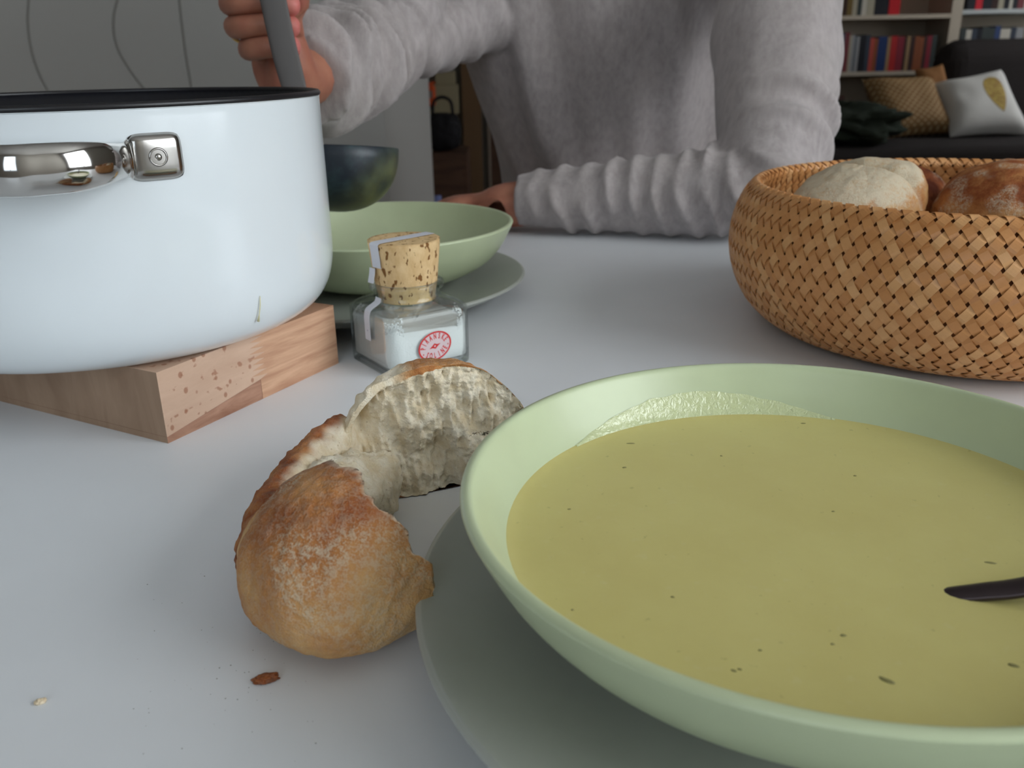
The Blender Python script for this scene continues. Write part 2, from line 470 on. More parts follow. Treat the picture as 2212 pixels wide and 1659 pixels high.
m_blue = plain('blue_plastic', (52, 70, 140), .5)
zf = at(945, 440, 4.1)
bb_ = empty('blue_bottle', (at(944, 430, 4.0).x, 4.0, FZ), 0, 'blue topped bottle at the foot of the partition edge', 'bottle')
h_ = at(944, 423, 4.0).z - FZ
lathe('bottle_body', crom([(.0, 0), (.032, 0), (.034, .02), (.034, h_ * .7), (.02, h_ * .8), (.016, h_ * .82)], 4), m_blue, bb_, 20)
lathe('bottle_cap', [(.0, h_ * .82), (.02, h_ * .82), (.02, h_), (0, h_)], plain('pale_cap', (130, 140, 190)), bb_, 20)

# ---------------------------------------------------------------- bookcase
BY = 5.2
bc = empty('bookcase', (2.2, BY, FZ), 0, 'tall pale bookcase behind the dark sofa', 'bookcase')
xl, xm0, xm1, xr = 1.05, at(2046, 90, BY).x, at(2070, 90, BY).x, 3.55
zs1 = at(1925, 154, BY).z; zs2 = at(1925, 32, BY).z; zs2r = at(2140, 20, BY).z; zt = 1.3
def bpart(n, a, b, m=m_shelf): return rel(box(n, a, b, m, None, .002), bc)
bpart('side_panel', (xl - .03, BY, FZ), (xl, BY + .3, zt)); bpart('side_panel', (xr, BY, FZ), (xr + .03, BY + .3, zt))
bpart('divider', (xm0, BY, FZ), (xm1, BY + .3, zt))
bpart('back_panel', (xl, BY + .29, FZ), (xr, BY + .3, zt), m_shelf)
bpart('top_panel', (xl - .03, BY, zt), (xr + .03, BY + .3, zt + .025))
T = .022
for z in (zs1 - .34, zs1, zs2, zs2 + .34):
    bpart('shelf', (xl, BY, z - T), (xm0, BY + .29, z))
zr1 = zs1
for z in (zr1 - .34, zr1 + .02, zs2r, zs2r + .34):
    bpart('shelf', (xm1, BY, z - T), (xr, BY + .29, z), m_shelf_w)
bmats = {}
def bookmat(c):
    if c not in bmats: bmats[c] = plain('book_cover_%d_%d_%d' % c, c, .6)
    return bmats[c]
def book(x0, x1, z0, h, dep, col, label, group):
    r = empty('book', ((x0 + x1) / 2, BY + .03, z0), 0, label, 'book', group)
    w = (x1 - x0) / 2 * .96
    bm = bmesh.new()
    bm_box(bm, -w, 0, 0, w, .004, h); bm_box(bm, -w, .004, 0, -w + .0025, dep, h); bm_box(bm, w - .0025, .004, 0, w, dep, h)
    bmobj('cover', bm, bookmat(col), r)
    box('pages', (-w + .0025, .004, .004), (w - .0025, dep - .006, h - .006), m_pages, r)
    return r
cn = {(92, 92, 104): 'slate', (120, 60, 64): 'maroon', (150, 150, 150): 'grey', (100, 104, 110): 'dark grey', (34, 34, 40): 'black', (60, 66, 78): 'charcoal',
      (176, 74, 62): 'salmon red', (34, 54, 98): 'navy blue', (170, 40, 40): 'bright red', (128, 40, 52): 'wine red', (150, 122, 88): 'tan', (60, 40, 36): 'dark brown',
      (132, 74, 46): 'rust brown', (60, 66, 64): 'green grey', (168, 160, 140): 'cream', (116, 96, 56): 'olive brown', (188, 28, 36): 'scarlet', (200, 40, 52): 'crimson', (196, 190, 176): 'off-white', (56, 72, 112): 'dark blue'}
S = {v_: k_ for k_, v_ in cn.items()}
ordn = ['first', 'second', 'third', 'fourth', 'fifth', 'sixth', 'seventh', 'eighth', 'ninth', 'tenth', 'eleventh', 'twelfth', 'thirteenth', 'fourteenth', 'fifteenth', 'sixteenth', 'seventeenth', 'eighteenth', 'nineteenth', 'twentieth', 'twenty-first', 'twenty-second', 'twenty-third', 'twenty-fourth', 'twenty-fifth', 'twenty-sixth']
def row(spec, z, Y, group, where, hp):
    """spec: list of (px_left, px_right, colour, top_px)"""
    n = len(spec)
    for i, (a, b, c, ty) in enumerate(spec):
        x0 = at(a, hp, BY + .03).x; x1 = at(b, hp, BY + .03).x
        h = at((a + b) / 2, ty, BY + .03).z - z
        book(x0, x1, z + .0005, h, .17 + .03 * random.random(), S[c], f'{c} book, {ordn[i]} from the left on {where}', group)
row([(1806, 1813, 'dark blue', 74), (1813, 1822, 'slate', 72), (1822, 1832, 'maroon', 70), (1832, 1837, 'cream', 77), (1837, 1843, 'grey', 76), (1843, 1848, 'dark grey', 78), (1848, 1854, 'grey', 79),
     (1854, 1868, 'black', 75), (1868, 1877, 'charcoal', 76), (1877, 1886, 'salmon red', 82), (1886, 1894, 'rust brown', 83), (1894, 1914, 'navy blue', 79), (1914, 1921, 'tan', 80), (1921, 1935, 'bright red', 78),
     (1935, 1950, 'wine red', 79), (1950, 1956, 'dark brown', 81), (1956, 1963, 'tan', 78), (1963, 1973, 'dark brown', 79), (1973, 1982, 'rust brown', 78), (1982, 1992, 'rust brown', 80), (1992, 1999, 'dark brown', 78), (1999, 2009, 'wine red', 77), (2009, 2020, 'green grey', 76)],
    zs1, BY, 'books on the lower left shelf', 'the lower left shelf of the bookcase', 120)
row([(1812, 1822, 'olive brown', -20), (1822, 1830, 'dark brown', -24), (1830, 1842, 'olive brown', -28), (1842, 1852, 'cream', -30), (1852, 1862, 'green grey', -26), (1862, 1872, 'off-white', -25), (1872, 1889, 'cream', -25), (1889, 1920, 'black', -40), (1920, 1945, 'scarlet', -35)],
    zs2, BY, 'books on the upper left shelf', 'the upper left shelf of the bookcase', 15)
row([(2089, 2107, 'black', -35), (2107, 2122, 'crimson', -35), (2122, 2142, 'black', -40), (2142, 2156, 'dark brown', -40), (2156, 2168, 'cream', -30), (2168, 2180, 'black', -33), (2180, 2187, 'off-white', -30), (2187, 2198, 'black', -33), (2198, 2212, 'maroon', -33), (2212, 2226, 'off-white', -33)],
    zs2r, BY, 'books on the upper right shelf', 'the upper right shelf of the bookcase', 12)
row([(2076, 2088, 'green grey', 60), (2088, 2100, 'off-white', 64), (2100, 2112, 'charcoal', 62), (2112, 2122, 'black', 62), (2122, 2136, 'green grey', 58), (2136, 2150, 'green grey', 60), (2150, 2162, 'dark blue', 56), (2162, 2184, 'off-white', 62), (2184, 2196, 'charcoal', 58), (2196, 2212, 'grey', 60)],
    zr1 + .02, BY, 'books on the lower right shelf', 'the lower right shelf of the bookcase', 66)
# flat magazine stack on the shelf below
mz = zs1 - .34
cols = [(150, 118, 110), (128, 96, 90), (168, 140, 130), (104, 76, 70), (158, 126, 118), (120, 92, 90), (146, 116, 108), (96, 70, 64)]
for i in range(8):
    x0 = 1.60 + .012 * random.random(); w = .33 - .01 * (i % 3)
    h = .026
    r = empty('magazine', (x0, BY + .02, mz + .0005 + i * (h + .0006)), 0, f'pinkish brown folder, {ordn[7 - i]} from the top of the flat stack beside the gold cushion', 'folder', 'folders lying flat under the lower book shelf')
    box('cover', (0, 0, 0), (w, .2, h), plain('folder_cover', cols[i]), r, .002)

# ---------------------------------------------------------------- sofa and cushions
SY = 4.3
seat_z = at(2000, 302, SY).z
sofa = empty('sofa', (2.2, SY, FZ), 0, 'dark charcoal sofa with a high rounded back in front of the bookcase', 'sofa')
xa = at(1640, 300, SY).x
o = box('seat', (xa, SY - .35, FZ + .12), (3.5, SY + .62, seat_z), m_sofa, None, .05, 4); rel(o, sofa)
# high rounded back on the right
bx = at(2036, 150, 4.75).x; btop = at(2120, 84, 4.75).z
o = box('backrest', (bx, 4.72, FZ + .15), (3.5, 4.95, btop), m_sofa, None, .11, 6); rel(o, sofa)
o = box('low_back', (xa, 4.78, FZ + .15), (bx + .1, 4.93, at(1800, 232, 4.78).z), m_sofa, None, .05, 4); rel(o, sofa)
for i, (x_, y_) in enumerate(((xa + .1, SY - .25), (3.4, SY - .25), (xa + .1, SY + .55), (3.4, SY + .55))):
    o = box('leg', (x_ - .03, y_ - .03, FZ), (x_ + .03, y_ + .03, FZ + .13), m_brown); rel(o, sofa)
o = blob('crumpled_throw', (0, 0, 0), (.22, .2, .09), m_sofa_g, None, 2.4, 5, .35, 5, -.08)
pz = at(1815, 285, 4.35); o.location = (pz.x - .02, 4.2, seat_z + .085); tag(o, 'dark green black throw heaped on the sofa left of the gold cushion', 'throw'); o.name = 'throw_blanket'

def cushion(name, corners, Y, lean, mat, thick=.075, n=28):
    """corners px TL,TR,BR,BL"""
    cs = []
    for i, (x, y) in enumerate(corners):
        cs.append(at(x, y, Y + (lean if i < 2 else 0)))
    c0 = sum(cs, Vector()) / 4
    root = empty(name, tuple(c0))
    ex = ((cs[1] - cs[0]) + (cs[2] - cs[3])).normalized(); ey = ((cs[0] - cs[3]) + (cs[1] - cs[2])); ey = (ey - ex * ey.dot(ex)).normalized(); ez = ex.cross(ey)
    v = []; f = []
    def pt(s, t, side):
        pin = .10
        ss = s * (1 - pin * (1 - t * t) ** 1 * abs(s) ** 2); tt = t * (1 - pin * (1 - s * s) * abs(t) ** 2)
        U = (ss + 1) / 2; V = (tt + 1) / 2
        p = (cs[3] * (1 - U) + cs[2] * U) * (1 - V) + (cs[0] * (1 - U) + cs[1] * U) * V
        th = thick * ((1 - s ** 4) * (1 - t ** 4)) ** .55
        w = 1 + .1 * noise.noise(Vector((s * 2, t * 2, side)))
        return p + ez * side * th * w - c0
    for side in (1, -1):
        b = len(v)
        for j in range(n + 1):
            for i in range(n + 1):
                v.append(pt(-1 + 2 * i / n, -1 + 2 * j / n, side))
        for j in range(n):
            for i in range(n):
                q = (b + j * (n + 1) + i, b + j * (n + 1) + i + 1, b + (j + 1) * (n + 1) + i + 1, b + (j + 1) * (n + 1) + i)
                f.append(q if side > 0 else q[::-1])
    o = mesh('cushion_cover', v, f, mat, root)
    uv = o.data.uv_layers.new(name='UVMap')
    N = (n + 1) ** 2
    for lp in o.data.loops:
        k = lp.vertex_index % N; uv.data[lp.index].uv = ((k % (n + 1)) / n, (k // (n + 1)) / n)
    root['pt'] = 0; del root['pt']
    return root, pt
m_gold = Mat('dotted_gold_fabric', (146, 110, 70), .7, .3)
v = m_gold.coord((15, 15, 1), kind='UV', rot=(0, 0, .75)); d_ = m_gold.voro(v, 1, 'F1', 0.0)
m_gold.base(m_gold.mix(m_gold.val(d_, .26, .16), (146, 112, 72), (206, 180, 136)))
m_goldb = plain('plain_gold_fabric', (150, 106, 66))
r1, pt1 = cushion('cushion', [(1862, 172), (2012, 170), (2062, 288), (1903, 302)], 4.42, .20, m_gold, .09)
tag(r1, 'gold brown cushion with a pale dot pattern on the sofa', 'cushion', 'cushions on the sofa')
m_whitec = plain('off_white_linen', (216, 214, 208), .9)
r2, pt2 = cushion('cushion', [(2016, 180), (2162, 150), (2228, 292), (2052, 296)], 4.36, .20, m_whitec, .08)
tag(r2, 'off-white cushion printed with a golden leaf on the sofa', 'cushion', 'cushions on the sofa')
m_leaf = Mat('gold_leaf_print', (170, 140, 60), .6, .4); v = m_leaf.coord(); m_leaf.base(m_leaf.mix(m_leaf.val(m_leaf.noise(v, 90, 2), .4, .6), (160, 124, 54), (190, 164, 78)))
lv = []; lf = []
def leafp(s, w):   # s 0 tip .. 1 stem
    cx_ = .30; cy_ = .64 - 1.15 * s
    return cx_ + w, cy_
ns = 24
for i in range(ns + 1):
    s = i / ns; hw = .34 * math.sin(math.pi * min(1, s ** .62)) ** .8
    for k in range(7):
        w = hw * (k / 3 - 1) * .8
        x_, y_ = leafp(s, w)
        lv.append(pt2(x_, y_, 1.0))
for i in range(ns):
    for k in range(6): lf.append((i * 7 + k, i * 7 + k + 1, (i + 1) * 7 + k + 1, (i + 1) * 7 + k))
o = mesh('leaf_print', lv, lf, m_leaf, r2); o.location = (0, -.0012, 0)
r3, pt3 = cushion('cushion', [(1975, 150), (2036, 138), (2058, 215), (1990, 225)], 4.62, .08, m_goldb, .04)
tag(r3, 'plain tan cushion peeking out behind the gold and white cushions', 'cushion', 'cushions on the sofa')

# ---------------------------------------------------------------- table
tb = empty('dining_table', (0, .4, FZ), 0, 'white dining table with a smooth satin top', 'table')
TX0, TX1, TY0, TY1 = -.85, .62, -.12, 1.05
rel(box('table_top', (TX0, TY0, -.028), (TX1, TY1, 0), m_table, None, .003, 3), tb)
for x_ in (TX0 + .06, TX1 - .12):
    for y_ in (TY0 + .06, TY1 - .12):
        rel(box('leg', (x_, y_, FZ), (x_ + .06, y_ + .06, -.028), m_table, None, .003), tb)
rel(box('apron', (TX0 + .1, TY0 + .09, -.09), (TX1 - .1, TY0 + .11, -.028), m_table), tb)

# ---------------------------------------------------------------- wooden block
c0 = Vector((-.1768, .4097, 0)); e1 = Vector((.0652, .1210, 0)); Lb = .1383
ang = math.atan2(e1.y, e1.x)
blk = empty('wooden_block', c0, ang, 'thick beech wood trivet block under the white pot', 'trivet')
Hb = .0385; Wb = .245     # local x along right face, local y inward (to the left)
zs = .42 * Lb
def prism(name, poly, y0, y1, mat, parent, bev=0):
    """poly in (x,z), extruded along y"""
    bm = bmesh.new()
    a = [bm.verts.new((x, y0, z)) for x, z in poly]; b = [bm.verts.new((x, y1, z)) for x, z in poly]
    bm.faces.new(a); bm.faces.new(b[::-1]); n = len(poly)
    for i in range(n): bm.faces.new((a[i], b[i], b[(i + 1) % n], a[(i + 1) % n]))
    bmesh.ops.recalc_face_normals(bm, faces=bm.faces)
    return bmobj(name, bm, mat, parent)
def edgez(x): return .0060 + .003 * math.sin(x * 60)
teeth = []; nt = 8; zz0 = .012
for i in range(nt * 2 + 1):
    z = zz0 + (Hb - zz0) * i / (nt * 2)
    teeth.append((Lb * .50 + (.0055 if i % 2 else -.0055) + .001 * math.sin(i * 2.3), z))
g = .00012
left = [(0.0, .0035), (Lb * .50, zz0)] + teeth[1:-1] + [(teeth[-1][0], Hb), (0, Hb)]
s1 = prism('stave', [(x - g * (x > 0), z) for x, z in left], 0, Wb, [m_beech_f], blk)
right = [(Lb * .50, zz0)] + teeth[1:-1] + [(teeth[-1][0], Hb), (Lb, Hb), (Lb, 0), (Lb * .50, 0)]
s2 = prism('stave', [(x + g * (x < Lb * .9), z) for x, z in right], 0, Wb, [m_beech_l], blk)
s3 = prism('stave', [(0, 0), (Lb * .5 - g, 0), (Lb * .5 - g, zz0 - g), (0, .0035 - g)], 0, Wb, [m_beech_d], blk)
for s_ in (s1, s2, s3):
    s_.data.materials.append(m_beech_e.m)
    for p in s_.data.polygons:
        if p.normal.x < -.9 and abs(p.center.x) < 1e-4: p.material_index = 1

# ---------------------------------------------------------------- pot
PX, PY, PR = -.2365, .5135, .1295
pz0 = Hb; pzr = ZC - .0158
pot = empty('cooking_pot', (PX, PY, pz0), 0, 'large white enamel pot with black rim standing on the wooden block', 'pot')
H = pzr - pz0
prof = [(0, .0012), (PR - .040, .0012), (PR - .032, 0), (PR - .027, .0006), (PR - .018, .0035), (PR - .0095, .0095), (PR - .004, .018), (PR - .001, .028), (PR, .040), (PR, .06), (PR, H - .006), (PR + .0004, H - .0025)]
prof = crom(prof[2:], 4); prof = [(0, .0012), (PR - .040, .0012)] + prof
inner = [(PR + .0005, H - .0025), (PR - .002, H - .0025), (PR - .0022, .012), (PR - .02, .004), (0, .004)]
lathe('body', prof + [(PR - .0009, H - .002), (PR - .0014, .045), (PR - .0036, .03), (PR - .0096, .015), (PR - .023, .0052), (PR - .040, .003), (0, .003)], m_enamel, pot, 160)
lathe('interior', [(0, .0042), (PR - .040, .0042), (PR - .024, .0065), (PR - .011, .016), (PR - .0050, .03), (PR - .0030, .045), (PR - .0024, H - .0012), (PR - .0010, H - .0012), (PR - .0018, .045), (PR - .0042, .03), (PR - .0102, .0155), (PR - .0235, .0058), (PR - .040, .0036), (0, .0036)], m_black, pot, 160)
rp = [(PR + .0017 * math.cos(t) - .0008, H - .0010 + .0017 * math.sin(t)) for t in np.linspace(0, 2 * math.pi, 11)[:-1]]
lathe('rim', rp, m_rim, pot, 160, closed=True)
# handle (two, opposite)
def cyl_hit(px, py, R):
    d = ray(px, py); ox, oy = -PX, -PY
    A = d.x ** 2 + d.y ** 2; B = 2 * (ox * d.x + oy * d.y); Cc = ox * ox + oy * oy - R * R
    t = (-B - math.sqrt(B * B - 4 * A * Cc)) / (2 * A)
    return Vector((d.x * t, d.y * t, ZC + d.z * t))
hp = cyl_hit(337, 338, PR); phr = math.atan2(hp.y - PY, hp.x - PX); hz = hp.z - pz0
hl = cyl_hit(386, 338, PR); phe = math.atan2(hl.y - PY, hl.x - PX)
hn = cyl_hit(268, 338, PR); phn = math.atan2(hn.y - PY, hn.x - PX)
dph = phe - phn
def handle(mid):
    half = .38
    h = bpy.data.objects.new('handle', None); C.objects.link(h); h.parent = pot; h.location = (0, 0, hz)
    # strap
    pts = []
    def cy(ph, r, z=0): return (r * math.cos(ph), r * math.sin(ph), z)
    seq = [(half - .50 * dph, .0035, .0088, .0022), (half - .60 * dph, .0055, .0074, .0026), (half - .78 * dph, .012, .0080, .0030), (half - 1.0 * dph, .0185, .0092, .0036), (half - 1.35 * dph, .0245, .0102, .0046), (half - 1.8 * dph, .0275, .0105, .0050)]
    full = [(+a, b, w, t) for a, b, w, t in seq] + [(0, .029, .0105, .0052)] + [(-a, b, w, t) for a, b, w, t in seq[::-1]]
    full = crom(full, 6)
    path = [cy(mid + a, PR + b) for a, b, w, t in full]; rad = [(t, w) for a, b, w, t in full]
    v, f = tube(path, rad, 20); mesh('grip', v, f, m_chrome, h)
    for s in (1, -1):
        # mounting plate, follows the wall
        cph = mid + s * half
        bm = bmesh.new(); n1, n2 = 14, 12; V = {}
        for side in (0, 1):
            for i in range(n1 + 1):
                for j in range(n2 + 1):
                    u = -1 + 2 * i / n1; w = -1 + 2 * j / n2
                    # rounded rectangle map
                    k = .86
                    uu = u * (1 - .10 * abs(w) ** 6); ww = w * (1 - .12 * abs(u) ** 6)
                    bulge = .0030 * (1 - abs(u) ** 8) * (1 - abs(w) ** 8) if side else 0
                    r = PR + .0001 + (bulge + .0006 if side else 0)
                    ph = cph + uu * dph * .5
                    V[side, i, j] = bm.verts.new(cy(ph, r, ww * .0105))
        for side in (0, 1):
            for i in range(n1):
                for j in range(n2):
                    q = [V[side, i, j], V[side, i + 1, j], V[side, i + 1, j + 1], V[side, i, j + 1]]
                    bm.faces.new(q if side else q[::-1])
        rim_i = [(i, 0) for i in range(n1)] + [(n1, j) for j in range(n2)] + [(i, n2) for i in range(n1, 0, -1)] + [(0, j) for j in range(n2, 0, -1)]
        for a_, b_ in zip(rim_i, rim_i[1:] + rim_i[:1]): bm.faces.new((V[0, a_[0], a_[1]], V[0, b_[0], b_[1]], V[1, b_[0], b_[1]], V[1, a_[0], a_[1]]))
        bmesh.ops.recalc_face_normals(bm, faces=bm.faces)
        bmobj('mounting_plate', bm, m_chrome2, h, True)
        rv = lathe('rivet', crom([(0, .0013), (.0010, .0011), (.0017, .0003), (.0021, .0001), (.0030, .0001), (.0035, .0008), (.0040, .0007), (.0045, 0)], 3), m_chrome2, h, 32)
        rv.matrix_local = Matrix.Translation(cy(cph, PR + .0033)) @ Matrix.Rotation(cph, 4, 'Z') @ Matrix.Rotation(R_(90), 4, 'Y')
    return h
mid = phr - .38
handle(mid); handle(mid + math.pi)
dp0 = cyl_hit(561, 645, PR - .001); dp1 = cyl_hit(559, 690, PR - .004)
th = [cyl_hit(562, 640, PR - .0001), cyl_hit(562, 660, PR - .0006), cyl_hit(560, 680, PR - .002), cyl_hit(558, 694, PR - .0030)]
v, f = tube([tuple(p - Vector((PX, PY, pz0))) for p in th], [.0002, .0003, .0003, .0008], 8, up=(0, -1, 0)); mesh('soup_drip', v, f, m_drip, pot)
tag(lathe('soup_in_pot', [(0, .0), (PR - .0035, .0), (PR - .0035, .004), (0, .004)], m_soup), 'green soup inside the white enamel pot', 'soup').location = (PX, PY, pz0 + .03)

# ---------------------------------------------------------------- plates and bowls
plate_prof = crom([(0, .0030), (.070, .0030), (.078, .0012), (.084, .0010), (.086, .003), (.105, .0062), (.122, .0118), (.1345, .0182), (.1362, .0197), (.1350, .0207), (.1325, .0204), (.118, .0152), (.100, .0100), (.085, .0078), (.06, .0075), (0, .0075)], 4)
bowl_prof = crom([(0, .0020), (.036, .0020), (.0375, 0), (.041, 0), (.043, .0016), (.055, .0042), (.074, .0108), (.090, .0200), (.1005, .0315), (.1068, .0425), (.1094, .0478), (.1100, .0495), (.1088, .0506), (.1066, .0502), (.1040, .0455), (.0975, .0345), (.087, .0242), (.072, .0152), (.05, .0085), (.02, .0060), (0, .0058)], 4)
def setting(pname, bname, pc, bc, pl, bl, g1, g2):
    p = lathe(pname, plate_prof, m_plate, None, 128); p.location = (pc[0], pc[1], 0)
    tag(p, pl, 'plate', g1)
    b = lathe(bname, bowl_prof, m_bowl, None, 160); b.location = (bc[0], bc[1], .0077)
    tag(b, bl, 'bowl', g2)
    return p, b
setting('dinner_plate', 'soup_bowl', (.1037, .2458), (.0933, .2420), 'grey green plate under the near soup bowl full of soup', 'sage green stoneware bowl filled with soup in the foreground', 'plates under the bowls', 'sage green bowls')
setting('dinner_plate', 'soup_bowl', (-.124, .6925), (-.1065, .714), 'grey green plate under the far empty bowl behind the salt jar', 'sage green stoneware bowl under the ladle behind the salt jar', 'plates under the bowls', 'sage green bowls')
# soup in near bowl
SZ = .0396; SR = .0926
soup = empty('soup', (.0933, .2420, SZ), 0, 'thick pale green soup filling the near bowl', 'soup')
lathe('soup_surface', crom([(0, 0), (.05, 0), (.080, 0), (.0895, .0001), (.0935, .0004), (.0968, .0011), (.0985, .0012)], 4) + [(.0955, -.001), (.087, -.006), (.07, -.014), (.0, -.02)], m_soup, soup, 128)
# residue on the back wall of the bowl
def bowl_in(z):
    pts = [(.1066, .0502), (.1040, .0455), (.0975, .0345), (.087, .0242)]
    for (r0, z0), (r1, z1) in zip(pts, pts[1:]):
        if z1 <= z <= z0: return r1 + (r0 - r1) * (z - z1) / (z0 - z1)
    return .09
v = []; f = []; na, nz = 60, 10
for i in range(na + 1):
    a = R_(66) + R_(70) * i / na
    top = .0008 + .0082 * math.sin(math.pi * i / na) ** 1.3 * (1 + .15 * noise.noise(Vector((i * .3, 0, 0))))
    for j in range(nz + 1):
        z = SZ + .0004 + top * j / nz - .0077
        r = bowl_in(z) - .0004 * (1 - (j / nz) ** 4) - .00005
        v.append((r * math.cos(a), r * math.sin(a), z + .0077 - SZ))
for i in range(na):
    for j in range(nz): f.append((i * (nz + 1) + j, (i + 1) * (nz + 1) + j, (i + 1) * (nz + 1) + j + 1, i * (nz + 1) + j + 1))
mesh('soup_residue', v, f, m_film, soup)
def onz(px, py, z):
    d = ray(px, py); t = (z - ZC) / d.z
    return Vector((d.x * t, d.y * t, z))
for (x, y, L, W, a) in [(1349, 1010, .0016, .0010, .3), (1915, 1470, .0040, .0016, -.7), (1362, 958, .0036, .0009, 0), (1822, 1373, .0018, .0010, 0), (1453, 1290, .0012, .0008, -.6), (2190, 1438, .0026, .0013, -.4), (1585, 1449, .0015, .0008, -.5), (1800, 1105, .0011, .0008, 0), (1598, 1446, .0012, .0007, -.6), (1230, 1100, .0012, .0008, .2), (1847, 1028, .0012, .0008, 0), (2140, 1216, .0035, .0010, -.3), (1735, 915, .0026, .0012, 0), (1648, 902, .0016, .0008, .3), (1799, 1392, .0012, .0008, 0), (1642, 1405, .0010, .0007, 0), (1237, 1318, .001, .0007, 0), (1558, 985, .001, .0007, -.5)]:
    p = onz(x, y, SZ) - Vector((.0933, .2420, SZ))
    bm = bmesh.new(); bmesh.ops.create_icosphere(bm, subdivisions=2, radius=1)
    for q in bm.verts: q.co = Vector((q.co.x * L * .5, q.co.y * W * .5, q.co.z * .00025)) * (1 + .3 * noise.noise(q.co * 2 + Vector((x, y, 0))))
    o = bmobj('herb_fleck', bm, m_herb, soup, True); o.location = p; o.rotation_euler.z = a
# spoon
sp = empty('soup_spoon', tuple(onz(2200, 1285, SZ)), 0, 'dark metal spoon dipping into the soup at the right edge', 'spoon')
p0 = onz(2030, 1290, SZ - .0022); p1 = onz(2212, 1272, SZ + .0035); dd = (p1 - p0)
path = crom([tuple(p0 + dd * t + Vector((0, 0, z))) for t, z in ((-.9, -.0075), (-.3, -.0022), (0, 0), (.5, .0003), (1.0, .0006), (2.0, .004), (3.2, .012), (4.3, .020))], 6)
path = [tuple(Vector(p) - sp.location) for p in path]
nP = len(path); rad = []
for i in range(nP):
    t = i / (nP - 1) * 7
    w = .0029 if t < 1 else .0029 + .0012 * sstep(1, 4, t) + .002 * sstep(5, 7, t)
    rad.append((w, .0018))
v, f = tube(path, rad, 14); mesh('spoon_handle', v, f, m_spoon, sp)
bm = bmesh.new(); bmesh.ops.create_uvsphere(bm, u_segments=24, v_segments=12, radius=1)
hd = dd.normalized(); 
for q in bm.verts:
    z = q.co.z; q.co = Vector((q.co.x * .026, q.co.y * .017, (z if z < 0 else -z * .75) * .006))
o = bmobj('spoon_head', bm, m_spoon, sp, True); o.location = Vector(path[0]) - hd * .024 + Vector((0, 0, .001)); o.rotation_euler.z = math.atan2(hd.y, hd.x)

# ---------------------------------------------------------------- ladle
LC = Vector((-.132, .700, .119)); LRr = .0475; LD = .049
lad = empty('ladle', LC, 0, 'dark blue ladle with a long grey handle held over the far bowl', 'ladle')
pr = []
for i in range(15):
    a = math.pi / 2 * i / 14
    pr.append((LRr * math.sin(a) ** .9 if i else 0, -LD * math.cos(a) ** .85 if i < 14 else 0))
pin = [(max(0, r - .0018), z + .0018 if z < -.002 else z) for r, z in pr]
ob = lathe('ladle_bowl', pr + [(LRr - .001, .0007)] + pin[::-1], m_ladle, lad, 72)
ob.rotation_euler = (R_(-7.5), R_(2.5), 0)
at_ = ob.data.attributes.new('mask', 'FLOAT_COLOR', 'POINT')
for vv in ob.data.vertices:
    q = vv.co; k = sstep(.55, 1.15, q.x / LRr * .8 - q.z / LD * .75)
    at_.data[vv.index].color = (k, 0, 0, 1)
hpts = [(674, 352), (668, 318), (648, 235), (633, 180), (612, 100), (590, 0), (572, -90), (556, -180), (545, -250)]
hy = [.688, .685, .690, .694, .697, .700, .703, .705, .708]
pp = crom([tuple(at(x, y, Y) - LC) for (x, y), Y in zip(hpts, hy)], 5); n_ = len(pp)
rad = [((.0058 + .0040 * sstep(.0, .45, i / n_)), .0016) for i in range(n_)]
v, f = tube(pp, rad, 16, up=(0, -1, 0)); mesh('ladle_handle', v, f, m_handle, lad)

# ---------------------------------------------------------------- jar
JC = Vector((-.0650, .536, 0)); JYAW = R_(35)
jar = empty('salt_jar', JC, JYAW, 'small square glass jar of sea salt closed with a cork', 'jar')
def sqring(h, rc, z, n=12):
    """rounded square ring half side h corner radius rc"""
    out = []
    rc = min(rc, h)
    for q, (sx, sy) in enumerate(((1, 1), (-1, 1), (-1, -1), (1, -1))):
        for k in range(n + 1):
            a = math.pi / 2 * (q + k / n)
            out.append((sx * (h - rc) + rc * math.cos(a), sy * (h - rc) + rc * math.sin(a), z))
    return out
def sqlathe(name, rings, mat, parent, closed=False, n=12):
    v = []; f = []
    for h, rc, z in rings: v += sqring(h, rc, z, n)
    N = 4 * (n + 1); m = len(rings)
    for j in range(m - (0 if closed else 1)):
        for i in range(N):
            j2 = (j + 1) % m
            f.append((j * N + i, j * N + (i + 1) % N, j2 * N + (i + 1) % N, j2 * N + i))
    if not closed: f.append(tuple(range(N - 1, -1, -1))); f.append(tuple((m - 1) * N + i for i in range(N)))
    o = mesh(name, v, f, mat, parent)
    bm = bmesh.new(); bm.from_mesh(o.data); bmesh.ops.remove_doubles(bm, verts=bm.verts, dist=1e-6); bmesh.ops.recalc_face_normals(bm, faces=bm.faces); bm.to_mesh(o.data); bm.free()
    return o
S_ = .0300
outer = crom([(S_ - .004, .006, 0), (S_ - .001, .0095, .0015), (S_, .0100, .004), (S_, .0100, .0335), (S_ - .0006, .0110, .0372), (S_ - .0034, .0140, .0402), (.0222, .0205, .0422), (.0210, .0210, .0442), (.0208, .0208, .046), (.0210, .0210, .0478), (.0232, .0232, .0488), (.0236, .0236, .0505), (.0232, .0232, .0522), (.0215, .0215, .0530)], 4)
innr = crom([(.0196, .0196, .0526), (.0190, .0190, .048), (.0192, .0192, .0425), (.0215, .0185, .0404), (.0262, .0125, .0380), (S_ - .0014, .0090, .0335), (S_ - .0014, .0090, .006), (S_ - .006, .006, .0035)], 4)
sqlathe('glass_body', outer + innr, m_glass, jar)
